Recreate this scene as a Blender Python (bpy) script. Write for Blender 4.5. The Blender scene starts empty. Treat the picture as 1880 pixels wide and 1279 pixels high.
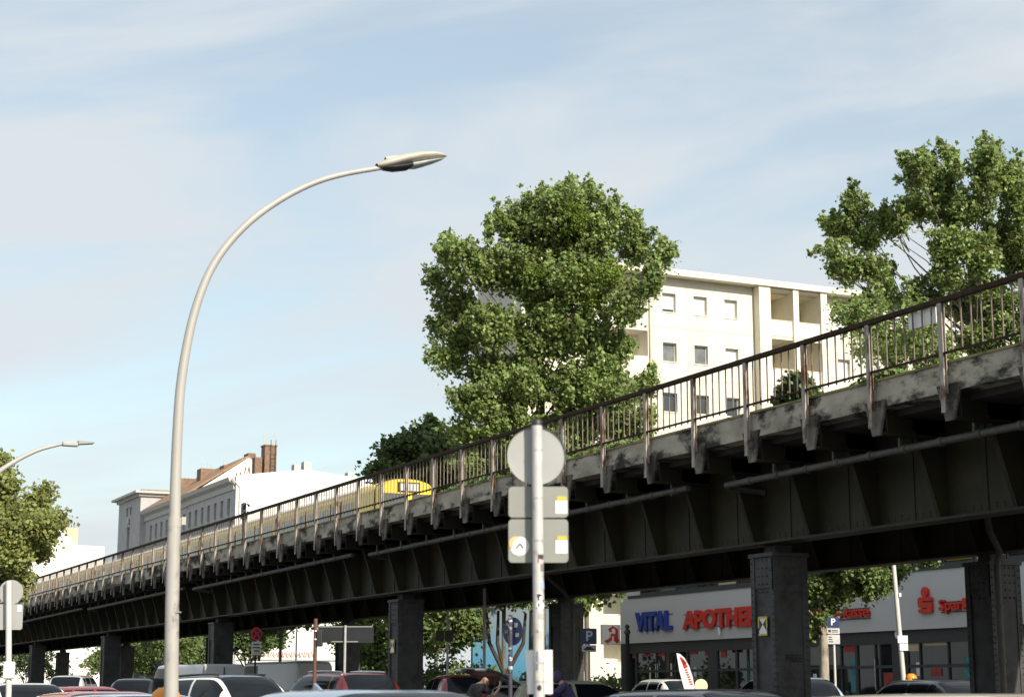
import bpy, bmesh, math, random
import numpy as np
from mathutils import Vector, Matrix

# ------------------------------------------------------------------ camera, sky, sun, exposure
sc = bpy.context.scene
COL = sc.collection
FPX, HY, EYE = 3200.0, 1266.0, 1.33          # focal length and horizon of the 1880 px wide photograph
PIT = math.atan((HY - 639.5) / FPX)
AZ = math.atan(1540 / (FPX / math.cos(PIT)))  # heading, clockwise from +Y (the viaduct runs along +Y, +X is its right)
cam = bpy.data.cameras.new('camera'); cam_o = bpy.data.objects.new('camera', cam); COL.objects.link(cam_o)
cam.sensor_width = 36; cam.lens = FPX / 1880 * 36; cam.clip_start = .1; cam.clip_end = 3000
cam_o.location = (0, 0, EYE); cam_o.rotation_euler = (math.pi / 2 + PIT, 0, -AZ)
cam.dof.use_dof = True; cam.dof.focus_distance = 48; cam.dof.aperture_fstop = 3.2
sc.camera = cam_o

SUN_EL, SUN_AZ = math.radians(34), math.radians(170)   # azimuth clockwise from +Y
w = bpy.data.worlds.new('World'); sc.world = w; w.use_nodes = True
nt = w.node_tree; nt.nodes.clear()
def N(t, **k):
    n = nt.nodes.new(t)
    for a, b in k.items(): setattr(n, a, b)
    return n
out = N('ShaderNodeOutputWorld'); bg = N('ShaderNodeBackground')
sky = N('ShaderNodeTexSky', sky_type='NISHITA'); sky.sun_disc = False
sky.sun_elevation = SUN_EL; sky.sun_rotation = SUN_AZ; sky.air_density = 1.0; sky.dust_density = 1.2; sky.ozone_density = 1.0
tc = N('ShaderNodeTexCoord')
mp = N('ShaderNodeMapping'); mp.inputs['Rotation'].default_value = (0, math.radians(9), AZ)
mp2 = N('ShaderNodeMapping'); mp2.inputs['Scale'].default_value = (3.0, 2.0, 14); mp2.inputs['Location'].default_value = (3.13, .4, 1.1)
n1 = N('ShaderNodeTexNoise'); n1.inputs['Scale'].default_value = 1.0; n1.inputs['Detail'].default_value = 7; n1.inputs['Roughness'].default_value = .52; n1.inputs['Distortion'].default_value = .5
r1 = N('ShaderNodeMapRange'); r1.interpolation_type = 'SMOOTHSTEP'
r1.inputs['From Min'].default_value = .36; r1.inputs['From Max'].default_value = .66; r1.inputs['To Min'].default_value = .40; r1.inputs['To Max'].default_value = .97
sep = N('ShaderNodeSeparateXYZ')
rz = N('ShaderNodeMapRange'); rz.inputs['From Min'].default_value = 0; rz.inputs['From Max'].default_value = .24; rz.inputs['To Min'].default_value = .95; rz.inputs['To Max'].default_value = 0
mx_ = N('ShaderNodeMath', operation='MAXIMUM')
mixc = N('ShaderNodeMix', data_type='RGBA'); mixc.inputs['B'].default_value = (4.05, 4.3, 4.5, 1)
L = nt.links.new
L(tc.outputs['Generated'], mp.inputs['Vector']); L(mp.outputs[0], mp2.inputs['Vector']); L(mp2.outputs[0], n1.inputs['Vector'])
L(n1.outputs['Fac'], r1.inputs['Value']); L(tc.outputs['Generated'], sep.inputs[0]); L(sep.outputs['Z'], rz.inputs['Value'])
L(r1.outputs[0], mx_.inputs[0]); L(rz.outputs[0], mx_.inputs[1]); L(mx_.outputs[0], mixc.inputs['Factor'])
tint = N('ShaderNodeMix', data_type='RGBA', blend_type='MULTIPLY'); tint.inputs['Factor'].default_value = 1; tint.inputs['B'].default_value = (1.08, 1.10, .95, 1)
L(sky.outputs[0], tint.inputs['A']); L(tint.outputs['Result'], mixc.inputs['A']); L(mixc.outputs['Result'], bg.inputs['Color'])
bg.inputs['Strength'].default_value = .118
L(bg.outputs[0], out.inputs['Surface'])
sl = bpy.data.lights.new('sun', 'SUN'); sl.energy = 4.2; sl.angle = math.radians(.5); sl.color = (1, .91, .78)
so = bpy.data.objects.new('sun', sl); COL.objects.link(so)
sd = Vector((math.sin(SUN_AZ) * math.cos(SUN_EL), math.cos(SUN_AZ) * math.cos(SUN_EL), math.sin(SUN_EL)))
so.rotation_euler = sd.to_track_quat('Z', 'Y').to_euler(); so.location = (60, -80, 60)
sc.view_settings.view_transform = 'Standard'; sc.view_settings.look = 'None'
sc.view_settings.exposure = .63; sc.view_settings.gamma = 1
sc.cycles.max_bounces = 8; sc.cycles.transparent_max_bounces = 8

rnd = random.Random(7); nr = np.random.default_rng(11)

# ------------------------------------------------------------------ measuring: a photo pixel plus one known distance -> a point in metres
def at(px, py, F=None, n=None, s=None):
    u, v = px - 940, 639.5 - py
    fw = FPX * math.cos(PIT) - v * math.sin(PIT); up = FPX * math.sin(PIT) + v * math.cos(PIT)
    d = (u * math.cos(AZ) + fw * math.sin(AZ), -u * math.sin(AZ) + fw * math.cos(AZ), up)
    t = F / fw if F is not None else (n / d[0] if n is not None else s / d[1])
    return Vector((d[0] * t, d[1] * t, EYE + d[2] * t))

# ------------------------------------------------------------------ materials
MATS = {}
def mat(name, col, rough=.7, metal=0, var=.15, vs=3.0, col2=None, c2=(.55, .75), bump=0, bs=20, coat=0, spec=.5, stretch=(1, 1, 1), island=0, transl=0):
    if name in MATS: return MATS[name]
    m = bpy.data.materials.new(name); m.use_nodes = True; t = m.node_tree; b = t.nodes['Principled BSDF']
    b.inputs['Roughness'].default_value = rough; b.inputs['Metallic'].default_value = metal
    b.inputs['Coat Weight'].default_value = coat; b.inputs['Specular IOR Level'].default_value = spec
    def nn(k): return t.nodes.new(k)
    co = nn('ShaderNodeTexCoord'); mpn = nn('ShaderNodeMapping'); mpn.inputs['Scale'].default_value = stretch
    t.links.new(co.outputs['Object'], mpn.inputs[0])
    nz = nn('ShaderNodeTexNoise'); nz.inputs['Scale'].default_value = vs; nz.inputs['Detail'].default_value = 6
    t.links.new(mpn.outputs[0], nz.inputs['Vector'])
    hs = nn('ShaderNodeHueSaturation'); hs.inputs['Color'].default_value = (*col, 1)
    mr = nn('ShaderNodeMapRange'); mr.inputs['From Min'].default_value = .3; mr.inputs['From Max'].default_value = .7
    mr.inputs['To Min'].default_value = 1 - var; mr.inputs['To Max'].default_value = 1 + var
    t.links.new(nz.outputs['Fac'], mr.inputs['Value'])
    val = mr.outputs[0]
    if island:
        g = nn('ShaderNodeNewGeometry'); m2 = nn('ShaderNodeMapRange'); m2.inputs['To Min'].default_value = 1 - island; m2.inputs['To Max'].default_value = 1 + island
        t.links.new(g.outputs['Random Per Island'], m2.inputs['Value'])
        mu = nn('ShaderNodeMath'); mu.operation = 'MULTIPLY'; t.links.new(val, mu.inputs[0]); t.links.new(m2.outputs[0], mu.inputs[1]); val = mu.outputs[0]
        m3 = nn('ShaderNodeMapRange'); m3.inputs['To Min'].default_value = .475; m3.inputs['To Max'].default_value = .515
        t.links.new(g.outputs['Random Per Island'], m3.inputs['Value']); t.links.new(m3.outputs[0], hs.inputs['Hue'])
    t.links.new(val, hs.inputs['Value']); colo = hs.outputs[0]
    if col2:
        nz2 = nn('ShaderNodeTexNoise'); nz2.inputs['Scale'].default_value = vs * .8; nz2.inputs['Detail'].default_value = 9; nz2.inputs['Roughness'].default_value = .65
        mp3 = nn('ShaderNodeMapping'); mp3.inputs['Scale'].default_value = stretch; mp3.inputs['Location'].default_value = (5.2, 1.7, 9.1)
        t.links.new(co.outputs['Object'], mp3.inputs[0]); t.links.new(mp3.outputs[0], nz2.inputs['Vector'])
        ra = nn('ShaderNodeMapRange'); ra.interpolation_type = 'SMOOTHSTEP'; ra.inputs['From Min'].default_value = c2[0]; ra.inputs['From Max'].default_value = c2[1]
        t.links.new(nz2.outputs['Fac'], ra.inputs['Value'])
        mi = nn('ShaderNodeMix'); mi.data_type = 'RGBA'; mi.inputs['B'].default_value = (*col2, 1)
        t.links.new(ra.outputs[0], mi.inputs['Factor']); t.links.new(colo, mi.inputs['A']); colo = mi.outputs['Result']
    t.links.new(colo, b.inputs['Base Color'])
    if bump:
        nb = nn('ShaderNodeTexNoise'); nb.inputs['Scale'].default_value = bs; nb.inputs['Detail'].default_value = 5
        t.links.new(co.outputs['Object'], nb.inputs['Vector']); bu = nn('ShaderNodeBump'); bu.inputs['Strength'].default_value = bump; bu.inputs['Distance'].default_value = .02
        t.links.new(nb.outputs['Fac'], bu.inputs['Height']); t.links.new(bu.outputs[0], b.inputs['Normal'])
    if transl:
        tr = nn('ShaderNodeBsdfTranslucent'); t.links.new(colo, tr.inputs['Color']); ms = nn('ShaderNodeMixShader'); ms.inputs[0].default_value = transl
        t.links.new(b.outputs[0], ms.inputs[1]); t.links.new(tr.outputs[0], ms.inputs[2]); t.links.new(ms.outputs[0], t.nodes['Material Output'].inputs['Surface'])
    MATS[name] = m; return m
def glass(name, col=(.02, .025, .03), rough=.04, spec=.8, var=.3):
    return mat(name, col, rough, 0, var, 1.2, spec=spec)

steel_dark = mat('painted steel dark', (.029, .026, .0135), .6, 0, .35, 1.2, (.060, .034, .017), (.55, .72), .15, 30, spec=.22)
steel_grey = mat('painted steel grey', (.056, .055, .055), .6, 0, .25, 3.0, (.026, .023, .02), (.5, .72), .2, 40, spec=.3)
concrete = mat('stained concrete', (.40, .36, .29), .9, 0, .35, 1.6, (.028, .025, .020), (.46, .60), .5, 14, stretch=(1, .7, 1.6))
concrete_md = mat('grimy concrete', (.17, .152, .125), .9, 0, .35, 2.4, (.03, .026, .02), (.42, .60), .5, 14)
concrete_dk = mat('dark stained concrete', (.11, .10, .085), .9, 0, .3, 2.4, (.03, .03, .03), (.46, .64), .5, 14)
rail_paint = mat('weathered pale paint', (.36, .31, .27), .65, 0, .2, 6, (.12, .055, .028), (.48, .62), .2, 60, stretch=(1, 1, .4))
bar_paint = mat('rusty bar paint', (.15, .115, .09), .6, 0, .2, 9, (.09, .045, .025), (.5, .65))
rail_dark = mat('rust brown paint', (.040, .023, .015), .8, 0, .35, 8, bump=.2, bs=60, spec=.2)
pipe_m = mat('pipe grey', (.075, .07, .06), .6, 0, .25, 5, (.16, .07, .03), (.66, .78))
asphalt = mat('asphalt', (.055, .055, .055), .9, 0, .25, 6, bump=.4, bs=90)
paving = mat('paving', (.12, .115, .105), .9, 0, .2, 3, bump=.3, bs=40)
earth = mat('ground', (.065, .06, .05), .95, 0, .3, .3, bump=.3)
kerb_m = mat('kerb granite', (.26, .26, .25), .8, 0, .2, 9)
white_line = mat('road paint', (.70, .70, .68), .8, 0, .12, 8)
lamp_paint = mat('lamp grey paint', (.36, .345, .32), .45, 0, .08, 3, (.24, .225, .2), (.62, .78), stretch=(1, 1, .35))
galv = mat('galvanised steel', (.42, .42, .41), .45, .35, .12, 12)
pole_white = mat('pale pole paint', (.55, .53, .50), .5, 0, .1, 4)
sign_back = mat('sign back grey', (.36, .365, .355), .5, .1, .05, 5)
sign_back2 = mat('sign plate back grey', (.26, .265, .24), .5, .1, .05, 5)
sign_dark = mat('dark sign back', (.012, .014, .016), .5, .1, .15, 5)
white_p = mat('white plastic', (.78, .77, .75), .45, 0, .05, 5)
black_p = mat('black plastic', (.02, .02, .022), .5, 0, .1, 8)
red_p = mat('red sign paint', (.55, .035, .03), .45, 0, .06, 6)
blue_p = mat('blue sign paint', (.018, .032, .11), .45, 0, .06, 6)
navy_letters = mat('blue letter faces', (.022, .05, .30), .4, 0, .06, 6)
red_letters = mat('red letter faces', (.62, .035, .022), .4, 0, .06, 6)
yellow_p = mat('yellow paint', (.55, .43, .05), .5, 0, .1, 8)
orange_p = mat('orange plastic', (.80, .28, .02), .35, 0, .08, 5)
fascia_m = mat('grey render', (.54, .54, .53), .9, 0, .10, 25, bump=.25, bs=120)
frame_m = mat('anthracite frames', (.035, .038, .042), .5, 0, .12, 6)
shop_glass = glass('shop glass', (.012, .016, .016), .03, .45, .5)
cream = mat('cream facade', (.63, .60, .52), .9, 0, .08, .5, (.56, .52, .42), (.55, .75), .1, 30, stretch=(2.2, 2.2, .35))
cream_lt = mat('cream roof edge', (.72, .67, .54), .85, 0, .05, 2)
cream_in = mat('loggia render', (.72, .68, .55), .9, 0, .08, 2)
win_dark = glass('window glass dark', (.03, .037, .04))
win_blind = mat('window with blind', (.62, .64, .66), .25, 0, .1, 2, spec=.6)
win_grey = mat('window with curtain', (.15, .16, .17), .12, 0, .35, 2, spec=.6)
wood_frame = mat('window frame wood', (.42, .36, .25), .6)
old_grey = mat('old grey stucco', (.42, .42, .42), .9, 0, .1, 1.5, (.33, .33, .33), (.55, .75), .2, 25)
old_trim = mat('old stucco trim', (.48, .48, .47), .85, 0, .1, 4)
white_wall = mat('white render', (.80, .775, .72), .9, 0, .04, .6, (.70, .68, .64), (.62, .8))
roof_tile = mat('brown roof tiles', (.27, .165, .095), .85, 0, .25, 5, bump=.5, bs=14)
brick_m = mat('chimney brick', (.21, .135, .09), .9, 0, .3, 6, (.10, .07, .05), (.55, .7), .4, 30)
tan_m = mat('tan render', (.48, .40, .27), .9, 0, .1, 3)
bark = mat('bark', (.16, .13, .10), .95, 0, .35, 9, bump=.6, bs=25, stretch=(1, 1, .3))
bark_lt = mat('pale bark', (.32, .28, .22), .95, 0, .35, 7, (.15, .13, .1), (.5, .7), .5, 25, stretch=(1, 1, .5))
leaf_a = mat('poplar leaves', (.205, .275, .080), .48, 0, .25, .5, spec=.45, island=.55, transl=.42)
leaf_b = mat('mistletoe leaves', (.125, .19, .02), .6, 0, .2, .8, spec=.3, island=.3, transl=.25)
leaf_c = mat('street tree leaves', (.16, .225, .07), .5, 0, .22, .7, spec=.4, island=.40, transl=.4)
leaf_d = mat('dark leaves', (.085, .13, .04), .55, 0, .22, .6, spec=.35, island=.4, transl=.2)
leaf_e = mat('lime leaves', (.23, .26, .08), .55, 0, .22, .7, spec=.35, island=.42, transl=.38)
train_y = mat('train yellow', (.80, .55, .03), .35, 0, .05, 1, coat=.3)
train_side = mat('train side yellow', (.72, .50, .10), .4, 0, .06, 1, coat=.2)
train_roof = mat('train roof', (.62, .60, .54), .6, 0, .1, 1)
train_glass = glass('train glass', (.05, .055, .06))
car_glass = glass('car glass', (.008, .010, .013), .05, .22, .2)
tyre_m = mat('tyre', (.02, .02, .02), .85)
rim_m = mat('rim', (.45, .45, .46), .3, .8)
lens_r = mat('rear lamp', (.35, .01, .01), .2, coat=.5)
lens_w = mat('head lamp', (.7, .7, .68), .1, coat=.5)
lamp_glass = mat('lamp bowl', (.42, .45, .44), .12, 0, .15, 9, spec=.8)
chrome = mat('chrome', (.6, .6, .6), .2, 1)
skin_m = mat('skin', (.48, .27, .19), .55, 0, .06, 12)
cloth_k = mat('black cloth', (.018, .018, .02), .9, 0, .2, 20)
cloth_p = mat('dark violet cloth', (.055, .045, .12), .9, 0, .2, 20)
denim = mat('denim', (.05, .07, .12), .9, 0, .2, 20)
hair_m = mat('brown hair', (.05, .035, .025), .7)
def paint(name, c, rough=.28): return mat('paint ' + name, c, rough, 0, .03, 2, coat=.8)

# ------------------------------------------------------------------ mesh helpers
ORG = {}
class MB:
    def __init__(s): s.v = []; s.f = []; s.M = None
    def add(s, vs, fs):
        o = len(s.v)
        for p in vs:
            p = Vector(p)
            s.v.append(s.M @ p if s.M else p)
        s.f += [tuple(i + o for i in q) for q in fs]
        return s
    def box(s, x0, x1, y0, y1, z0, z1):
        return s.add([(x, y, z) for z in (z0, z1) for y in (y0, y1) for x in (x0, x1)],
                     [(0, 2, 3, 1), (4, 5, 7, 6), (0, 1, 5, 4), (2, 6, 7, 3), (0, 4, 6, 2), (1, 3, 7, 5)])
    def quad(s, a, b, c, d): return s.add([a, b, c, d], [(0, 1, 2, 3)])
    def prism(s, poly, ax, a0, a1):
        k = len(poly)
        def mk(p, a): return {'x': (a, p[0], p[1]), 'y': (p[0], a, p[1]), 'z': (p[0], p[1], a)}[ax]
        return s.add([mk(p, a0) for p in poly] + [mk(p, a1) for p in poly],
                     [tuple(range(k)), tuple(range(2 * k - 1, k - 1, -1))] + [(i, (i + 1) % k, (i + 1) % k + k, i + k) for i in range(k)])
    def tube(s, pts, rad, seg=8, cap=True):
        pts = [Vector(p) for p in pts]
        if not hasattr(rad, '__len__'): rad = [rad] * len(pts)
        vs = []; fs = []; up = None
        for i, p in enumerate(pts):
            d = (pts[min(i + 1, len(pts) - 1)] - pts[max(i - 1, 0)]).normalized()
            if up is None: up = Vector((1, 0, 0)) if abs(d.x) < .9 else Vector((0, 1, 0))
            a = (up - d * up.dot(d)).normalized(); b = d.cross(a); up = a
            for k in range(seg):
                t = 2 * math.pi * k / seg
                vs.append(p + (a * math.cos(t) + b * math.sin(t)) * rad[i])
        for i in range(len(pts) - 1):
            for k in range(seg):
                fs.append((i * seg + k, i * seg + (k + 1) % seg, (i + 1) * seg + (k + 1) % seg, (i + 1) * seg + k))
        if cap: fs += [tuple(range(seg - 1, -1, -1)), tuple(range((len(pts) - 1) * seg, len(pts) * seg))]
        return s.add(vs, fs)
    def lathe(s, c, prof, seg=16):   # prof: (radius, z) from bottom to top, about the vertical axis through c
        return s.tube([Vector(c) + Vector((0, 0, z)) for r, z in prof], [max(r, .0005) for r, z in prof], seg)
    def ball(s, c, r, seg=12, rings=8):
        pr = [(math.sin(math.pi * i / rings), -math.cos(math.pi * i / rings)) for i in range(rings + 1)]
        if not hasattr(r, '__len__'): r = (r, r, r)
        vs = []; fs = []
        for a, z in pr:
            for k in range(seg):
                t = 2 * math.pi * k / seg
                vs.append((c[0] + a * math.cos(t) * r[0], c[1] + a * math.sin(t) * r[1], c[2] + z * r[2]))
        for i in range(rings):
            for k in range(seg): fs.append((i * seg + k, i * seg + (k + 1) % seg, (i + 1) * seg + (k + 1) % seg, (i + 1) * seg + k))
        return s.add(vs, fs)
    def grid(s, rows):
        nrow, nc = len(rows), len(rows[0])
        return s.add([p for r in rows for p in r], [(i * nc + j, i * nc + j + 1, (i + 1) * nc + j + 1, (i + 1) * nc + j) for i in range(nrow - 1) for j in range(nc - 1)])
    def disc(s, c, r, ax, t, seg=32):
        poly = [(r * math.cos(2 * math.pi * k / seg), r * math.sin(2 * math.pi * k / seg)) for k in range(seg)]
        i = {'x': (1, 2), 'y': (0, 2), 'z': (0, 1)}[ax]; k = {'x': 0, 'y': 1, 'z': 2}[ax]
        return s.prism([(p[0] + c[i[0]], p[1] + c[i[1]]) for p in poly], ax, c[k] - t / 2, c[k] + t / 2)
    def build(s, name, m, parent=None, base=None, smooth=False, bevel=0, local=False):
        me = bpy.data.meshes.new(name)
        off = Vector(base) if base is not None else (ORG.get(parent.name, Vector((0, 0, 0))) if parent and not local else Vector((0, 0, 0)))
        me.from_pydata([p - off for p in s.v], [], s.f)
        bm = bmesh.new(); bm.from_mesh(me); bmesh.ops.recalc_face_normals(bm, faces=bm.faces)
        bm.to_mesh(me); bm.free()
        me.materials.append(m)
        if smooth:
            me.polygons.foreach_set('use_smooth', [True] * len(me.polygons))
            try: me.set_sharp_from_angle(angle=math.radians(42))
            except Exception: pass
        o = bpy.data.objects.new(name, me); COL.objects.link(o)
        if parent: o.parent = parent; ORG[o.name] = off
        elif base is not None: o.location = base; ORG[o.name] = Vector(base)
        if bevel:
            b = o.modifiers.new('bevel', 'BEVEL'); b.width = bevel; b.segments = 2; b.limit_method = 'ANGLE'
        return o
def tag(o, label=None, cat=None, group=None, kind=None):
    if label: o['label'] = label
    if cat: o['category'] = cat
    if group: o['group'] = group
    if kind: o['kind'] = kind
    return o
def thing(name, label, cat, loc=(0, 0, 0), rz=0, group=None):
    o = bpy.data.objects.new(name, None); COL.objects.link(o); o.empty_display_size = .2
    o.location = loc; o.rotation_euler = (0, 0, rz); ORG[o.name] = Vector(loc)
    return tag(o, label, cat, group)
def text_mesh(name, body, size, m, parent, M, bold=.0, depth=.0, spacing=1.0, xs=1.0):
    cu = bpy.data.curves.new(name, 'FONT'); cu.body = body; cu.size = size; cu.extrude = depth; cu.offset = bold; cu.space_character = spacing
    cu.align_x = 'CENTER'; cu.align_y = 'CENTER'; cu.resolution_u = 3
    tmp = bpy.data.objects.new(name + '_tmp', cu); COL.objects.link(tmp)
    dg = bpy.context.evaluated_depsgraph_get(); me = bpy.data.meshes.new_from_object(tmp.evaluated_get(dg))
    bpy.data.objects.remove(tmp); bpy.data.curves.remove(cu)
    me.transform(M @ Matrix.Diagonal((xs, 1, 1, 1))); me.materials.clear(); me.materials.append(m)
    me.name = name
    o = bpy.data.objects.new(name, me); COL.objects.link(o); o.parent = parent
    return o
def face_left(p, off): # text frame for the -X facing facades: text x runs along -Y
    return Matrix.Translation(Vector(p) - off) @ Matrix.Rotation(-math.pi / 2, 4, 'Z') @ Matrix.Rotation(math.pi / 2, 4, 'X')
def face_front(p, off): # for -Y facing faces
    return Matrix.Translation(Vector(p) - off) @ Matrix.Rotation(math.pi / 2, 4, 'X')

def facade(mb, fmap, a0, a1, z0, z1, holes):
    """wall sheet with real openings; holes (a0,a1,z0,z1,depth); fmap(a, depth, z) -> point"""
    As = sorted({a0, a1, *[h[0] for h in holes], *[h[1] for h in holes]}); Zs = sorted({z0, z1, *[h[2] for h in holes], *[h[3] for h in holes]})
    for i in range(len(As) - 1):
        for j in range(len(Zs) - 1):
            ca, cz = (As[i] + As[i + 1]) / 2, (Zs[j] + Zs[j + 1]) / 2
            if any(h[0] < ca < h[1] and h[2] < cz < h[3] for h in holes): continue
            mb.quad(fmap(As[i], 0, Zs[j]), fmap(As[i + 1], 0, Zs[j]), fmap(As[i + 1], 0, Zs[j + 1]), fmap(As[i], 0, Zs[j + 1]))
    for a, b, c, d, e in holes:
        for p, q in (((a, c), (a, d)), ((a, d), (b, d)), ((b, d), (b, c)), ((b, c), (a, c))):
            mb.quad(fmap(p[0], 0, p[1]), fmap(q[0], 0, q[1]), fmap(q[0], e, q[1]), fmap(p[0], e, p[1]))
    return mb

# ------------------------------------------------------------------ the ground, roads, pavements
g = MB(); g.quad((-900, -600, 0), (900, -600, 0), (900, 1500, 0), (-900, 1500, 0)); tag(g.build('ground', earth), kind='structure')
g = MB(); g.quad((2, -60, .004), (17, -60, .004), (17, 400, .004), (2, 400, .004)); tag(g.build('road', asphalt), kind='structure')
g = MB(); g.quad((28.0, -60, .004), (32.4, -60, .004), (32.4, 400, .004), (28.0, 400, .004)); tag(g.build('side_road', asphalt), kind='structure')
g = MB(); g.box(17, 28, -60, 400, -.1, .12); tag(g.build('median_pavement', paving), kind='structure')
g = MB(); g.box(32.4, 37, -60, 400, -.1, .13); tag(g.build('pavement', paving), kind='structure')
g = MB(); g.box(-6, 2, -60, 400, -.1, .11); tag(g.build('near_pavement', paving), kind='structure')
g = MB()
for x in (16.85, 28.15, 32.25, 2.15): g.box(x - .07, x + .07, -60, 400, -.05, .135)
tag(g.build('kerb', kerb_m), kind='structure')
g = MB()
for k in range(-4, 50): g.box(9.4, 9.55, k * 6, k * 6 + 3, .002, .009)
tag(g.build('road_marking', white_line), kind='structure')

# ------------------------------------------------------------------ the viaduct
S0, S1 = 6.26, 160.0
posts = [22.27 + 1.955 * k for k in range(-8, 71)]
via = thing('railway_viaduct', 'long dark steel elevated railway viaduct crossing the picture from left to right', 'viaduct', (20, 60, 0))
mb = MB(); mb.box(18.40, 18.80, S0, S1, 6.10, 6.56)
mb.build('edge_beam', concrete, via)
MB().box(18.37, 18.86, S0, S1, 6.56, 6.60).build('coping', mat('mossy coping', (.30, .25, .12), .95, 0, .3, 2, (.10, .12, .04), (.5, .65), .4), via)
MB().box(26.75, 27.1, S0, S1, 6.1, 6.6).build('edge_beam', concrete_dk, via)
MB().box(18.8, 26.75, S0, S1, 5.98, 6.12).build('deck', mat('shade darkened concrete', (.045, .04, .033), .95, 0, .3, 2), via)  # shade of the underside put into the deck's base colour, darker than plain concrete
mb = MB()
for x in (20.5, 21.94, 23.55, 24.99): mb.box(x - .04, x + .04, S0, S1, 6.12, 6.27)
mb.build('track', rail_dark, via)
for X, side in ((19.88, -1), (25.6, -1)):
    mb = MB(); mb.box(X - .012, X + .012, S0, S1, 4.285, 5.98); mb.box(X - .25, X + .25, S0, S1, 4.225, 4.27)
    mb.box(X - .12, X + .12, S0, S1, 4.27, 4.285)
    gd = mb.build('girder', steel_dark, via)
    mb = MB()
    for i, p in enumerate(posts):
        for sgn in (-1, 1):
            poly = [(X + sgn * .014, 4.287), (X + sgn * .24, 4.287), (X + sgn * (.72 if sgn < 0 else .5), 5.75), (X + sgn * (.72 if sgn < 0 else .5), 5.97), (X + sgn * .014, 5.97)]
            mb.prism(poly, 'y', p - .012, p + .012)
            mb.prism([(X + sgn * .24, 4.287), (X + sgn * (.72 if sgn < 0 else .5), 5.75), (X + sgn * (.71 if sgn < 0 else .49), 5.75), (X + sgn * .23, 4.287)], 'y', p - .05, p + .05)
        mb.box(X - .03, X - .013, p + .9, p + 1.06, 4.287, 5.97)
    mb.build('stiffeners', steel_dark, gd)['kind'] = 'stuff'
    mb = MB()
    for k in range(int((90 - S0) / .16)):
        y = S0 + .1 + k * .16
        mb.lathe((X - .21, y, 4.27), [(.018, 0), (.012, .012)], 5)
    mr_ = math.pi / 2
    for p in posts[:36]:
        for z in (4.36, 4.42):
            for j in range(9):
                mb.M = Matrix.Translation((X - .0125, p + .1 + j * .2, z)) @ Matrix.Rotation(-mr_, 4, 'Y'); mb.lathe((0, 0, 0), [(.02, -.003), (.016, .01), (.004, .014)], 5)
    mb.M = None
    if X < 20: mb.build('rivets', steel_dark, gd)['kind'] = 'stuff'
mb = MB()
for p in posts: mb.box(19.9, 25.58, p - .01, p + .01, 5.45, 5.97); mb.box(19.9, 25.58, p - .1, p + .1, 5.42, 5.45)
mb.build('crossbeams', steel_dark, via)['kind'] = 'stuff'
for p in posts:          # cantilever brackets with their wedge shaped end plates
    mb = MB(); mb.box(18.62, 19.85, p - .012, p + .012, 5.68, 6.09); mb.box(18.42, 19.85, p - .11, p + .11, 5.64, 5.68)
    b = mb.build('bracket', steel_dark, via)
    mb = MB(); q = [(p - .30, 6.22), (p - .10, 5.62), (p + .10, 5.62), (p + .30, 6.22)]
    mb.add([(18.375, y, z) for y, z in q] + [(18.42, y, z) for y, z in q], [(0, 1, 2, 3), (7, 6, 5, 4), (0, 4, 5, 1), (1, 5, 6, 2), (2, 6, 7, 3), (3, 7, 4, 0)])
    mb.build('end_plate', concrete_md, b, local=False)
# drain pipe in sections below the brackets
for k in range(-1, 6):
    y0, y1 = 30.9 + 20.4 * k + .6, 30.9 + 20.4 * (k + 1) - .9
    if k == -1: y0 = 10
    za, zb = 5.50, 5.40
    mb = MB(); X = 18.98
    L_ = y1 - y0
    mb.tube([(X, y0, za), (X, y1, zb)], .066, 10)
    for j in range(int(L_ / .98)):
        y = y0 + .5 + j * .98; z = za + (zb - za) * (y - y0) / L_
        mb.tube([(X, y - .05, z), (X, y + .05, z)], .082, 10)
    if k < 0 or k >= 0: mb.tube([(X, y1, zb), (X + .1, y1 + .08, zb - .04), (X + .85, y1 - .1, zb - .12)], .06, 8)
    dp = mb.build('drain_pipe', pipe_m, via, smooth=True)
    mb = MB()
    for p in posts:
        if y0 < p < y1: mb.box(X - .025, X + .025, p + .1, p + .15, zb, 5.64)
    if mb.v: mb.build('hangers', pipe_m, dp)['kind'] = 'stuff'
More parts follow.
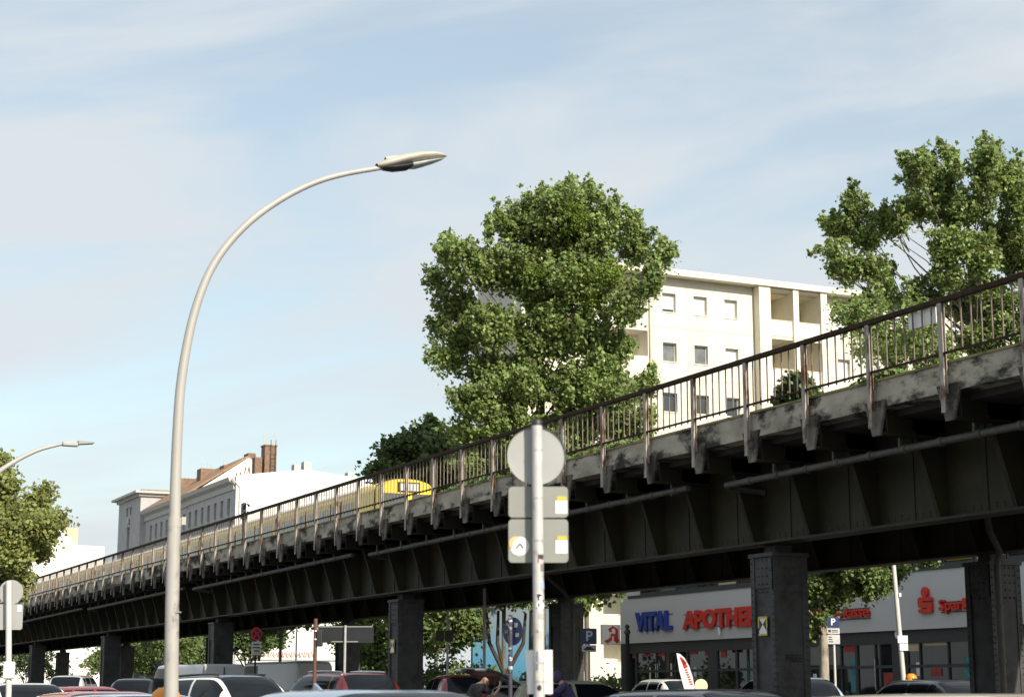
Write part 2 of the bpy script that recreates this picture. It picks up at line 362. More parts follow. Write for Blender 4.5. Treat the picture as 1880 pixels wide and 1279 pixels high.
def pillar(X, Y, detail):
    h = .415; mb = MB()
    mb.box(X - h + .05, X + h - .05, Y - h + .05, Y + h - .05, .12, 4.0)
    for sx in (-1, 1):
        for sy in (-1, 1):
            x0, x1 = sorted((X + sx * h, X + sx * (h - .14))); y0, y1 = sorted((Y + sy * h, Y + sy * (h - .14)))
            mb.box(x0, x1, y0, y1, .13, 3.98)
    mb.box(X - h, X + h, Y - h + .008, Y - h + .05, 3.3, 3.97); mb.box(X - h + .02, X + h - .02, Y - h + .02, Y - h + .05, .12, 3.3)
    mb.box(X - h + .02, X - h + .05, Y - h + .14, Y + h - .14, 3.35, 3.97)
    mb.box(X - h - .03, X + h + .03, Y - h - .03, Y + h + .03, 3.98, 4.06)
    mb.box(X - .2, X + .2, Y - .2, Y + .2, 4.06, 4.224)
    mb.box(X - h - .06, X + h + .06, Y - h - .06, Y + h + .06, .1, .42)
    if detail:
        def riv(p, ax):
            M0 = mb.M; mb.M = Matrix.Translation(p) @ (Matrix.Rotation(math.pi / 2, 4, 'X') if ax == 'y' else Matrix.Rotation(-math.pi / 2, 4, 'Y'))
            mb.lathe((0, 0, 0), [(.025, -.003), (.021, .012), (.008, .02)], 6); mb.M = M0
        z = .5
        while z < 3.9:
            for x in (X - h + .05, X + h - .05): riv((x, Y - h, z), 'y')
            for y in (Y - h + .05, Y + h - .05): riv((X - h, y, z), 'x')
            if z > 3.2:
                for x in (-.24, -.12, 0, .12, .24): riv((X + x, Y - h + .008, z + .05), 'y')
                for y in (-.15, 0, .15): riv((X - h + .02, Y + y, z + .05), 'x')
            z += .13 if z < 3.2 else .16
    pl = mb.build('pillar', steel_grey, via)
    return pl
PIL = []
for k in range(6):
    for X in (20.215, 25.75): pillar(X, 30.05 + 20.4 * k - 20.4 * (k == 9), k < 2); PIL.append((X, 30.05 + 20.4 * k))
pillar(20.215, 9.65, False); pillar(25.75, 9.65, False)
mb = MB(); dx, dy = at(1839, 1200, n=25.0)[:2]
mb.tube([(25.0, dy, .12), (25.0, dy, 3.9), (25.0, dy - .1, 4.2), (24.6, dy - .3, 4.6), (24.4, dy - .3, 5.9)], .07, 10)
for z in (.8, 1.9, 3.0): mb.tube([(25, dy, z), (25, dy, z + .08)], .09, 10)
mb.build('downpipe', pipe_m, via, smooth=True)
mb = MB(); dx, dy = at(1052, 1200, n=24.9)[:2]
mb.tube([(24.9, dy, .12), (24.9, dy, 3.9), (24.6, dy, 4.3), (23.8, dy, 4.9), (23.8, dy, 5.9)], .065, 10); mb.build('downpipe', pipe_m, via, smooth=True)

# railing on the deck edge: handrail, posts and one panel of bars per bay
rail = thing('railing', 'rusty pale bar railing with dark brown handrail along the viaduct edge', 'railing', (18.3, 60, 6.0))
mb = MB(); mb.box(18.25, 18.35, S0, S1, 7.555, 7.645); mb.build('handrail', rail_dark, rail, bevel=.012)
mb = MB(); mb.box(18.28, 18.32, S0, S1, 6.70, 6.735); mb.build('bottom_rail', rail_dark, rail)
for p in posts:
    mb = MB(); mb.box(18.255, 18.265, p - .05, p + .05, 5.74, 7.553); mb.box(18.265, 18.335, p - .008, p + .008, 6.05, 7.553); mb.box(18.322, 18.335, p - .05, p + .05, 6.05, 7.553)
    mb.build('post', rail_paint, rail)
for i, p in enumerate(posts[:-1]):
    mb = MB()
    for j in range(1, 8):
        y = p + j * 1.955 / 8; mb.box(18.29, 18.312, y - .010, y + .010, 6.66, 7.556)
    mb.build('bar_panel', bar_paint, rail)
# little notice boards behind the bars
c = at(1694, 585, n=18.36)
mb = MB(); mb.box(18.345, 18.36, c.y - .36, c.y + .36, c.z - .13, c.z + .13); tag(mb.build('notice_board', white_p, base=(18.35, c.y, c.z)), 'pale blank board fixed behind the railing bars near the upper right', 'board')
# plants on the ledge later with the trees

# hourglass signs on the pillars
def hourglass(px, py0, py1, n_, lab):
    a, b = at(px, py0, n=n_), at(px, py1, n=n_); y, z0, z1 = a.y, b.z, a.z; h = z1 - z0; w_ = h * .36
    t = thing('hourglass_sign', lab, 'sign', (n_, y, z0), group='hourglass signs on the pillars')
    MB().box(n_ - .012, n_ - .002, y - w_, y + w_, z0 + .06 * h, z1 - .06 * h).build('plate', white_p, t)
    mb = MB(); zc = z0 + h * .58
    for s in (-1, 1):
        mb.add([(n_ - .016, y + s * w_ * .95, z1 - .1 * h), (n_ - .016, y + s * w_ * .05, zc), (n_ - .016, y + s * w_ * .95, z0 + .26 * h)], [(0, 1, 2)])
    mb.build('black_marks', black_p, t)
    mb = MB()
    for zz in (z0, z1 - .1 * h): mb.box(n_ - .02, n_ - .004, y - w_ * 1.15, y + w_ * 1.15, zz, zz + .1 * h)
    for s in (-1, 1): mb.box(n_ - .02, n_ - .013, y + s * w_ * 1.08 - .02, y + s * w_ * 1.08 + .02, z0 + .4 * h, z1 - .1 * h)
    mb.build('yellow_corners', yellow_p, t)
hourglass(1401, 1131, 1166, 19.795, 'yellow framed hourglass marking sign on the nearest big steel pillar')
hourglass(721, 1173, 1198, 19.795, 'small hourglass marking sign on the pillar left of the round sign pole')
P0 = ORG[via.name]
gt = text_mesh('scrawl', 'FREE', .20, steel_dark, via, face_front((20.25, 30.05 - .415 - .005, 1.95), P0))

# railway signal behind the railing
c = at(447, 940, n=19.3)
sg = thing('railway_signal', 'black hooded railway signal standing behind the railing on the viaduct', 'signal', (c.x, c.y, 6.12))
MB().tube([(c.x, c.y, 6.12), (c.x, c.y, c.z + .3)], .05, 8).build('mast', steel_dark, sg)
z1 = at(447, 923, n=19.3).z; z0 = at(447, 952, n=19.3).z
mb = MB(); mb.box(c.x - .06, c.x + .06, c.y - .16, c.y + .16, z0, z1); mb.build('housing', black_p, sg, bevel=.02)
for k in range(2):
    zc = z0 + (z1 - z0) * (.28 + .46 * k); mb = MB()
    for q in range(7):
        t0, t1 = math.pi * q / 7, math.pi * (q + 1) / 7
        mb.quad((c.x + .12 * math.cos(t0), c.y - .16, zc + .12 * math.sin(t0)), (c.x + .12 * math.cos(t1), c.y - .16, zc + .12 * math.sin(t1)),
                (c.x + .12 * math.cos(t1), c.y - .45, zc + .09 * math.sin(t1)), (c.x + .12 * math.cos(t0), c.y - .45, zc + .09 * math.sin(t0)))
        mb.quad((c.x + .12 + .0, c.y + .16 - .3 * q / 7, zc), (c.x + .12, c.y + .13 - .3 * q / 7, zc), (c.x + .42, c.y + .13 - .3 * q / 7, zc + .05), (c.x + .42, c.y + .16 - .3 * q / 7, zc + .05))
    mb.build('hood', black_p, sg)

# ------------------------------------------------------------------ the train
TY = 60.4; TX0, TX1, TZ0, TZ1 = 23.1, 25.42, 6.27, 8.72
tr = thing('metro_train', 'yellow metro train on the far track seen through the railing', 'train', (24.26, TY, TZ0))
def trsec(inset, zt):   # half cross-section ring of the train body
    cx = (TX0 + TX1) / 2; hw = (TX1 - TX0) / 2 - inset
    pts = [(cx - hw, TZ0 + .35), (cx - hw, TZ1 - .1), (cx - hw * .93, TZ1 + .1 * zt), (cx - hw * .72, TZ1 + .26 * zt), (cx - hw * .4, TZ1 + .37 * zt), (cx, TZ1 + .41 * zt)]
    return pts + [(2 * cx - x, z) for x, z in reversed(pts[:-1])]
def ring(y, inset, zt): return [(x, y, z) for x, z in trsec(inset, zt)]
mb = MB(); mb.grid([ring(TY + .0, .10, .80), ring(TY + .12, .04, .92), ring(TY + .5, .0, 1), ring(TY + 2.4, 0, 1)])
e = ring(TY, .10, .80); mb.add(e, [tuple(range(len(e)))]); mb.build('cab', train_y, tr, smooth=True)
mb = MB(); zb = 7.42; x0, x1 = TX0 + .16, TX1 - .16
mb.box(x0, x0 + .86, TY - .03, TY + .02, zb, zb + 1.1); mb.box(x1 - .86, x1, TY - .03, TY + .02, zb, zb + 1.1); mb.build('windscreen', train_glass, tr)
MB().box(x0 + .56, x1 - .56, TY - .03, TY + .02, 8.58, 8.95).build('sign_surround', rail_dark, tr)
mb = MB(); mb.tube([(x, y_, z_ + .004) for x, y_, z_ in ring(TY + .5, -.012, 1.02)], .022, 6); mb.build('roof_seam', rail_dark, tr)
MB().box(x0 + .62, x1 - .62, TY - .035, TY - .031, 8.63, 8.90).build('destination_sign', mat('blind grey', (.50, .50, .47), .4), tr)
mb = MB()
for x in (x0 + .15, x1 - .15): mb.disc((x, TY - .02, 7.05), .09, 'y', .05, 12)
mb.build('headlight', lens_w, tr)
yy = TY + 2.4
for k in range(8):
    ln = 10.2 if k == 0 else 12.6
    mb = MB(); mb.grid([ring(yy + .02, 0, .97), ring(yy + ln - .25, 0, .97)]); mb.box(TX0 + .3, TX1 - .3, yy + ln - .25, yy + ln + .02, TZ0 + .3, TZ1)
    cr = mb.build('carriage', train_side, tr)
    mb = MB(); rr = trsec(-.015, 1.03)[2:9]; mb.grid([[(x, yy + .02, z) for x, z in rr], [(x, yy + ln - .25, z) for x, z in rr]]); mb.build('roof', train_roof, cr, smooth=True)
    y = yy + .4; mb = MB(); md = MB(); j = 0
    while y < yy + ln - 1.2:
        if j % 3 == 1:
            md.box(TX0 - .02, TX0 + .01, y - .05, y + .02, TZ0 + .4, TZ1 - .15); md.box(TX0 - .02, TX0 + .01, y + 1.15, y + 1.22, TZ0 + .4, TZ1 - .15)
            mb.box(TX0 - .012, TX0 + .01, y + .12, y + .53, 7.35, 8.45); mb.box(TX0 - .012, TX0 + .01, y + .64, y + 1.05, 7.35, 8.45)
        else: mb.box(TX0 - .012, TX0 + .01, y, y + 1.2, 7.35, 8.42)
        y += 1.42; j += 1
    mb.build('window', train_glass, cr); md.build('door_frame', rail_dark, cr)
    yy += ln
mb = MB(); mb.box(TX0 + .25, TX1 - .25, TY + .4, yy - .3, TZ0, TZ0 + .4); mb.build('undercarriage', black_p, tr)

# ------------------------------------------------------------------ the apartment block (cream, behind the viaduct)
AY = 86.0
apt = thing('apartment_block', 'cream flat roofed apartment block with square windows behind the big tree', 'building', (58, 92, 0))
FL = 8; zf = [22.05 - 2.95 * k for k in range(FL)]
fm = lambda a, d, z: (a, AY + d, z)
cols_w = [(42.2, 43.1), (44.2, 45.1), (50.3, 51.22), (52.43, 53.35), (54.56, 55.46)]
cols_r = [(62.6, 63.5), (64.75, 65.65), (67.0, 67.9), (69.2, 70.1), (71.4, 72.3), (74, 74.9)]
def holes_for(cols, log=None):
    h = []
    for z in zf:
        for a, b in cols: h.append((a, b, z + .92, z + 2.04, .26))
        if log: h.append((log[0], log[1], z + 1.12, z + 2.62, 1.5))
    return h
mb = MB(); HL = holes_for(cols_w, (46.2, 49.3)); facade(mb, fm, 41.2, 56.6, 0, 24.75, HL)
HR = holes_for(cols_r); facade(mb, fm, 61.55, 80, 0, 24.75, HR)
mb.quad((41.2, AY, 0), (41.2, AY + 6, 0), (41.2, AY + 6, 24.75), (41.2, AY, 24.75)); mb.quad((80, AY, 0), (80, AY + 6, 0), (80, AY + 6, 24.75), (80, AY, 24.75))
mb.quad((41.2, AY + 6, 0), (80, AY + 6, 0), (80, AY + 6, 24.75), (41.2, AY + 6, 24.75))
mb.build('wall', cream, apt)
mb = MB()
for z in zf[1:] : mb.box(49.5, 56.58, AY - .003, AY - .0005, z + 2.92, z + 2.945)
for x in (52.0, 53.9): mb.box(x - .008, x + .008, AY - .003, AY - .0005, 0, 24.7)
mb.build('panel_joint', mat('joint', (.38, .35, .27), .9), apt)
mb = MB(); mb.box(41.0, 80.5, AY - .75, AY + 6.1, 25.02, 25.38); mb.build('roof', cream_lt, apt)
MB().box(41.25, 79.9, AY + .1, AY + 5.9, 24.75, 25.02).build('attic', cream_in, apt)
mb = MB(); 
for z in zf: mb.box(46.2, 49.3, AY + 1.4, AY + 1.55, z, z + 2.7)
mb.build('loggia_back_wall', cream_in, apt)
mb = MB(); mb.tube([(49.42, AY - .05, 0), (49.42, AY - .05, 24.6)], .045, 8); mb.build('downpipe', wood_frame, apt)
wk = {}
for i, h in enumerate(HL + HR):
    if h[4] > 1: continue
    row = round((22.97 - h[2]) / 2.95)
    c_ = round(h[0], 1)
    m = win_dark
    if row == 0: m = win_blind
    elif row == 1: m = win_blind if c_ in (54.6, 64.8, 62.6) else win_grey
    elif c_ < 56: m = win_dark
    elif rnd.random() < .3: m = win_blind
    wf = MB(); a, b, c1, d1, e1 = h
    fr = MB()
    for q in ((a, a + .06, c1, d1), (b - .06, b, c1, d1), (a + .06, b - .06, c1, c1 + .06), (a + .06, b - .06, d1 - .06, d1)): fr.box(q[0], q[1], AY + .2, AY + .27, q[2], q[3])
    f_ = fr.build('window', mat('window frame white', (.66, .63, .55), .5), apt)
    MB().box(a + .06, b - .06, AY + .235, AY + .25, c1 + .06, d1 - .06).build('pane', m, f_)
    if row == 0 and c_ == 50.3: MB().box(a + .06, b - .06, AY + .215, AY + .233, c1 + .06, c1 + .2).build('gap', win_dark, f_)
    MB().box(a - .04, b + .04, AY - .04, AY + .2, c1 - .05, c1 - .005).build('sill', cream_lt, f_)
# the projecting frame of loggias
mb = MB()
for a, b in ((56.62, 57.42), (59.05, 59.44), (61.05, 61.5)): MB().box(a, b, AY - .62, AY + 1.6, 0, 25.0).build('loggia_pier', cream_lt, apt)
for z in zf + [25.0]:
    for a, b in ((57.42, 59.05), (59.44, 61.05)): MB().box(a, b, AY - .45, AY + 1.6, z - .16, z).build('loggia_floor', cream_lt, apt)
MB().box(57.42, 61.05, AY + 1.6, AY + 1.75, 0, 25).build('loggia_wall', cream_in, apt)
for z in zf[:6]:
    for a, b in ((57.46, 59.01), (59.48, 61.01)):
        rows = [[], []]
        for k in range(41):
            x = a + (b - a) * k / 40; y = AY - .5 + (.035 if (k // 2) % 2 else 0) + .01 * math.sin(k)
            rows[0].append((x, y, z + .03)); rows[1].append((x, y, z + .95))
        mb = MB(); mb.grid(rows); mb.build('balcony_panel', white_wall, apt)
        MB().box(a, b, AY - .52, AY - .43, z + .96, z + 1.0).build('balcony_rail', cream_lt, apt)
    MB().box(60.35, 61.0, AY + 1.56, AY + 1.598, z + .02, z + 2.05).build('balcony_door', rail_dark, apt)
# ------------------------------------------------------------------ the shop building
SX = 37.0; SY0, SY1 = 30.0, 67.3
shop = thing('shop_building', 'low grey shop building with anthracite shopfronts under the viaduct', 'building', (43, 50, 0))
mb = MB(); mb.box(SX, SX + 12, SY0, SY1, 3.30, 5.2); mb.build('fascia', fascia_m, shop)
mb = MB(); mb.box(SX + .35, SX + 12, SY0, SY1 - 1.0, 5.2, 8.6); mb.box(SX + .35, SX + 12, SY1 - 1.0, SY1, 5.2, 8.6); mb.build('upper_wall', fascia_m, shop)
MB().box(SX - .05, SX + .36, SY0, SY1 - .75, 5.2, 5.31).build('ledge', frame_m, shop)
y = SY1 - 1.3; k = 0
while y > SY0 + 2:
    fr = MB(); fr.box(SX + .26, SX + .345, y - 1.5, y, 5.32, 5.42); fr.box(SX + .26, SX + .345, y - .07, y, 5.42, 8.0); fr.box(SX + .26, SX + .345, y - 1.5, y - 1.43, 5.42, 8.0); fr.box(SX + .26, SX + .345, y - 1.5, y, 8.0, 8.1)
    f_ = fr.build('window', frame_m, shop)
    MB().box(SX + .3, SX + .34, y - 1.43, y - .07, 5.42, 8.0).build('pane', [shop_glass, win_grey, glass('teal glass', (.02, .07, .075)), shop_glass, tan_m][k % 5], f_)
    y -= 1.55; k += 1
mb = MB(); mb.box(SX + .12, SX + .3, SY0, SY1, 2.86, 3.30); mb.build('header', frame_m, shop)
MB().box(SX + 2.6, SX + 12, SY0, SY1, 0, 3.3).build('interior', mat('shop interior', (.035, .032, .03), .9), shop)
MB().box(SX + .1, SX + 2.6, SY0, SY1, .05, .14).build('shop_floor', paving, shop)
MB().box(SX, SX + 12, SY1 - .35, SY1, 0, 3.3).build('end_wall', frame_m, shop)
# bays: (px boundaries on the facade)
bx = [1168, 1206, 1241, 1262, 1302, 1318, 1352, 1373, 1428, 1474, 1508, 1545, 1572, 1608, 1640, 1664, 1690, 1742, 1786, 1840, 1900]
by = [at(p, 1200, n=SX + .2).y for p in bx]
for i in range(len(by) - 1):
    a, b = by[i + 1], by[i]
    fr = MB(); wd = .06 if i % 3 else .14
    fr.box(SX + .14, SX + .26, b - wd, b, .14, 2.86); fr.box(SX + .15, SX + .25, a, b - wd, 2.06, 2.16); fr.box(SX + .15, SX + .25, a, b - wd, .14, .3)
    if i in (4, 8, 14): fr.box(SX + .13, SX + .24, a, b - wd, .3, 2.86)
    f_ = fr.build('shop_window', frame_m, shop)
    if i not in (4, 8, 14):
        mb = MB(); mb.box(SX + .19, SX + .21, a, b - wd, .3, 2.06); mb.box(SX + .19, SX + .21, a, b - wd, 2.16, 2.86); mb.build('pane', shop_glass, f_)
def on_shop(name, px0, px1, py0, py1, m, d=.0):
    n_ = SX + .17 - d; a, b = at(px0, py0, n=n_), at(px1, py1, n=n_)
    MB().box(n_ - .004, n_ + .004, min(a.y, b.y), max(a.y, b.y), min(a.z, b.z), max(a.z, b.z)).build(name, m, shop)
teal = mat('teal poster', (.03, .20, .22), .5, 0, .4, 3)
red_poster = mat('red poster', (.30, .03, .025), .5, 0, .3, 5)
for q in ((1161, 1167, 1195, 1207), (1294, 1299, 1189, 1203), (1323, 1333, 1186, 1206)): on_shop('red_sticker', *q, red_poster)
for q in ((1180, 1197, 1200, 1204), (1208, 1222, 1198, 1203), (1265, 1280, 1196, 1200), (1345, 1362, 1192, 1196), (1344, 1362, 1191, 1197)): on_shop('red_lettering', *q, red_poster)
for q in ((1561, 1577, 1212, 1270), (1770, 1783, 1205, 1244), (1770, 1784, 1250, 1272), (1372, 1376, 1214, 1250)): on_shop('teal_poster', *q, teal)
for q in ((1622, 1640, 1234, 1258), (1709, 1729, 1226, 1240), (1548, 1570, 1172, 1196)): on_shop('red_poster', *q, red_poster)
for q in ((1192, 1195, 1224, 1246), (1203, 1208, 1218, 1243), (1231, 1234, 1217, 1240), (1274, 1279, 1224, 1240), (1493, 1500, 1236, 1252), (1682, 1690, 1215, 1240)): on_shop('display_card', *q, win_blind)
for q in ((1667, 1688, 1168, 1194), (1696, 1738, 1165, 1183)): on_shop('reflective_blind', *q, tan_m)
on_shop('door_handle', 1606, 1607.5, 1208, 1266, chrome, .06)
c = at(1322, 1158, n=SX - .05); mb = MB(); mb.lathe((SX - .09, c.y, c.z - .16), [(.05, 0), (.06, .05), (.06, .28), (.04, .32)], 10); mb.box(SX - .05, SX, c.y - .02, c.y + .02, c.z, c.z + .05); mb.build('camera_housing', white_p, shop)
c = at(1643, 1163, n=SX - .05); MB().disc((SX + .1, c.y, c.z), .17, 'x', .06).build('wall_light', white_p, shop)
SO = ORG[shop.name]
# lettering, standing proud of the fascia
def letters(name, body, px0, px1, py0, py1, m, label, bold, xfit=True):
    a, b = at(px0, py1, n=SX - .06), at(px1, py1, n=SX - .06); zt = at(px0, py0, n=SX - .06).z; h = zt - a.z; wid = a.y - b.y
    cpos = Vector((SX - .07, (a.y + b.y) / 2, a.z + h / 2))
    t = thing(name, label, 'lettering', (SX, cpos.y, a.z))
    o = text_mesh('letters', body, 1.0, m, t, Matrix.Identity(4), bold, 0)
    vs = [v.co.copy() for v in o.data.vertices]; w0 = max(v.x for v in vs) - min(v.x for v in vs); ys = [v.y for v in vs]
    cx = (max(v.x for v in vs) + min(v.x for v in vs)) / 2; cy = (max(ys) + min(ys)) / 2; h0 = max(ys) - min(ys)
    bpy.data.objects.remove(o)
    S = Matrix.Diagonal((wid / w0, h / h0, 1, 1)) @ Matrix.Translation((-cx, -cy, 0))
    cu = text_mesh('letters', body, 1.0, m, t, face_left(cpos, ORG[t.name]) @ S, bold, .055)
    mb = MB()
    for zz in (a.z + .1 * h, a.z + .8 * h): mb.box(SX - .03, SX - .0, b.y, a.y, zz, zz + .02)
    mb.build('mounting_rail', frame_m, t)
    return t
letters('shop_lettering', 'VITAL', 1168, 1234, 1124, 1160, navy_letters, 'blue raised letters reading VITAL on the grey shop fascia', .045)
ae = at(1372, 1120, n=SX - .06).y; ay0 = at(1255, 1120, n=SX - .06).y
px_end = 1372
# APOTHEKE continues behind the pillar: eight letters, six of them in view
a_y = ay0 - (ay0 - ae) * 8 / 6.05
for p in range(1372, 1500):
    if at(p, 1120, n=SX - .06).y <= a_y: px_end = p; break
letters('shop_lettering', 'APOTHEKE', 1255, px_end, 1121, 1156, red_letters, 'red raised letters reading APOTHEKE, partly behind the nearest pillar', .045)
letters('bank_lettering', 'Sparkasse', 1514, 1597, 1115.5, 1142, red_letters, 'red raised Sparkasse word partly behind the street tree trunk', .02)
def kx(py, y):    # pixel x on the fascia for a given distance along it
    for p in range(1600, 2100):
        if at(p, py, n=SX - .06).y <= y: return p
yk0, yk1 = at(1726, 1110, n=SX - .06).y, at(1779, 1110, n=SX - .06).y
letters('bank_lettering', 'Sparkasse', 1726, kx(1110, yk0 - (yk0 - yk1) * 9 / 5.0), 1100, 1127, red_letters, 'red raised Sparkasse word cut off by the far right pillar', .02)
def bank_logo(px0, px1, pyt, pyd, pyb, label):
    a, b = at(px0, pyb, n=SX - .06), at(px1, pyb, n=SX - .06); zt = at(px0, pyt, n=SX - .06).z; zd = at(px0, pyd, n=SX - .06).z
    w_ = a.y - b.y; cy = (a.y + b.y) / 2; h = zt - a.z
    t = thing('bank_logo', label, 'logo', (SX, cy, a.z), group='bank logos on the fascia')
    def P(u, v): return (cy - (u - .5) * w_, a.z + v * h)
    poly = [(.12, 1), (.88, 1), (1, .93), (1, .74), (.36, .74), (.36, .66), (.88, .66), (1, .58), (1, .1), (.88, 0), (.12, 0), (.02, .06), (.02, .24), (.66, .24), (.66, .33), (.12, .33), (0, .42), (0, .9)]
    mb = MB(); mb.prism([P(*p) for p in poly], 'x', SX - .12, SX - .02); mb.build('letter_body', red_letters, t)
    mb = MB(); mb.disc((SX - .07, cy - .0 * w_, zd), w_ * .24, 'x', .1, 20); mb.build('dot', red_letters, t)
bank_logo(1688, 1713, 1096, 1087, 1125, 'red bank logo, a square S under a dot, between the white pole and far pillar')
bank_logo(1491, 1511, 1117, 1109, 1140, 'red bank logo of a square S half hidden by leaves of the street tree')
# pharmacy box sign
p0 = at(1107, 1182, s=67.75); p1 = at(1139, 1146, s=67.75)
ph = thing('pharmacy_sign', 'white box sign with red gothic A projecting from the shop corner', 'sign', (37, 67.8, p0.z))
MB().box(p0.x, p1.x, 67.76, 67.98, p0.z, p1.z).build('box', white_p, ph, bevel=.02)
MB().box(p1.x, 37.5, 67.84, 67.9, (p0.z + p1.z) / 2 + .25, (p0.z + p1.z) / 2 + .3).build('bracket', frame_m, ph)
def PA(u, v): return (p0.x + (p1.x - p0.x) * u, p0.z + (p1.z - p0.z) * v)
A1 = [(.58, .94), (.28, .76), (.36, .70), (.36, .30), (.07, .17), (.27, .05), (.52, .22), (.52, .42), (.64, .42), (.62, .20), (.78, .05), (.95, .22), (.86, .28), (.86, .76)]
mb = MB(); mb.prism([PA(*p) for p in A1], 'y', 67.745, 67.758); mb.build('red_letter', red_p, ph)
mb = MB(); mb.prism([PA(*p) for p in [(.50, .74), (.58, .82), (.70, .74), (.70, .54), (.52, .54)]], 'y', 67.738, 67.744)
mb.prism([PA(*p) for p in [(.22, .60), (.50, .62), (.46, .52), (.42, .48), (.42, .40), (.47, .36), (.30, .36), (.36, .40), (.36, .48), (.28, .52)]], 'y', 67.738, 67.744); mb.build('cup', white_p, ph)

# ------------------------------------------------------------------ old houses at the left
NY0, NY1, FY1 = 127.2, 140.6, 155.2
def old_house(name, label, y0, y1, ztop, k0, k1, m):
    t = thing(name, label, 'building', (43, (y0 + y1) / 2, 0))
    hs = []
    for k in range(k0, k1):
        yc = 128.75 + 1.87 * k
        for z0, z1 in ((14.28, 15.6), (10.9, 12.7), (7.3, 9.2), (3.9, 5.8)): hs.append((yc - .36, yc + .36, z0, z1, .3))
    mb = MB(); facade(mb, lambda a, d, z: (37 + d, a, z), y0, y1, 0, ztop, hs); mb.build('wall', m, t)
    for h in hs:
        f_ = MB().box(37.26, 37.3, h[0], h[1], h[2], h[3]).build('window', win_dark, t)
        mb = MB(); mb.box(36.93, 37.0, h[0] - .09, h[1] + .09, h[2] - .12, h[2] - .02)
        if h[2] < 14: mb.box(36.92, 37.0, h[0] - .12, h[1] + .12, h[3] + .05, h[3] + .2)
        mb.build('sill', old_trim, f_)
    mb = MB()
    mb.prism([(36.98, ztop - .9), (36.9, ztop - .9), (36.86, ztop - .5), (36.55, ztop - .3), (36.45, ztop), (36.98, ztop)], 'y', y0, y1); mb.build('cornice', old_trim, t)
    MB().box(36.94, 36.995, y0, y1, 13.3, 13.55).build('string_course', old_trim, t)
    return t
oh = old_house('corner_house', 'grey old house with flat roof and blank white side wall left of the yellow train', NY0, NY1, 17.05, 0, 7, old_grey)
mb = MB(); gp = [at(437, 872, s=NY0), at(560, 862, s=NY0), at(645, 876, s=NY0), at(720, 890, s=NY0)]
mb.prism([(37.02, 0), (37.02, 17.1)] + [(p.x, p.z) for p in gp] + [(gp[-1].x, 0)], 'y', NY0 - .25, NY0); mb.build('side_wall', white_wall, oh)
MB().box(37.0, 49, NY0, NY1, 16.9, 17.1).build('roof', concrete_dk, oh)
mb = MB(); mb.tube([(37.3, NY0 - .3, 0), (37.3, NY0 - .3, 16.3), (36.7, NY0 - .2, 16.95)], .07, 8); mb.build('downpipe', old_trim, oh)
mb = MB(); mb.box(37.3, 48, NY0 - .265, NY0 - .252, at(440, 901, s=NY0).z - .03, at(440, 901, s=NY0).z + .02); mb.build('joint', old_trim, oh)
# band of scrawls low on the wall
mb = MB(); rg = random.Random(3); x = 38.2; zg = at(500, 1201, s=NY0).z
while x < 43.2:
    w_ = rg.uniform(.16, .34)
    mb.tube([(x, NY0 - .27, zg - .22), (x + w_ * .5, NY0 - .27, zg + rg.uniform(.1, .26)), (x + w_, NY0 - .27, zg - .2), (x + w_ * 1.1, NY0 - .27, zg + .2)], .035, 5); x += w_ * 1.25
mb.build('graffiti', mat('graffiti red', (.33, .07, .06), .8), oh)
mb = MB(); mb.box(37.3, 48, NY0 - .34, NY0 - .25, zg - .42, zg - .3); mb.build('ledge', old_trim, oh)
for px, pt, pb, w_ in ((543, 853, 866, .25), (562, 848, 864, .3), (643, 868, 878, .35)):
    a = at(px, pt, s=130); MB().box(a.x - w_, a.x + w_, 129.6, 130.3, 17.0, a.z).build('vent', old_trim, oh)
a = at(490, 820, s=134.5); b = at(482, 868, s=134.5)
mb = MB(); mb.box(b.x, b.x + .98, 134, 135, 16.9, a.z); mb.box(b.x - .05, b.x + 1.03, 133.95, 135.05, a.z, a.z + .12); ch = mb.build('chimney', brick_m, oh)
mb = MB()
for s in (.45, .85): mb.tube([(b.x + s, 133.85, 17), (b.x + s, 133.85, a.z + .5)], .025, 6)
for k in range(10): mb.tube([(b.x + .45, 133.85, 17.2 + k * .3), (b.x + .85, 133.85, 17.2 + k * .3)], .02, 6)
mb.build('ladder', steel_dark, ch)
mb = MB()
for s in (.05, .9): mb.tube([(b.x + s, 134.5, a.z), (b.x + s, 134.5, a.z + 1.15), (b.x + s + .18, 134.5, a.z + 1.15), (b.x + s + .18, 134.5, a.z)], .022, 5)
for s in (.3, .6): mb.tube([(b.x + s, 134.5, a.z), (b.x + s, 134.5, a.z + .45)], .04, 5)
mb.build('antenna', old_trim, ch)
mb = MB(); mb.box(b.x - .75, b.x - .15, 134.2, 135.0, 16.9, a.z - .9); mb.build('chimney', brick_m, oh)
fh = old_house('gabled_house', 'grey old house with brown tiled roof and scrawled gable, beyond the flat roofed one', NY1 + .02, FY1, 17.0, 7, 14, old_grey)
rg_ = at(457, 840, s=NY1); RX, RZ = rg_.x, rg_.z
mb = MB(); mb.prism([(37.0, 16.0), (37.0, 17.0), (RX, RZ), (2 * RX - 37, 17.0), (2 * RX - 37, 16.0)], 'y', NY1 + .02, NY1 + .3); mb.build('gable_wall', white_wall, fh)
mb = MB(); mb.prism([(36.5, 17.02), (RX, RZ + .22), (2 * RX - 36.5, 17.02), (2 * RX - 36.5, 16.85), (RX, RZ + .02), (36.5, 16.85)], 'y', NY1 + .3, FY1 - .2); mb.build('roof', roof_tile, fh)
mb = MB(); x = 38.6
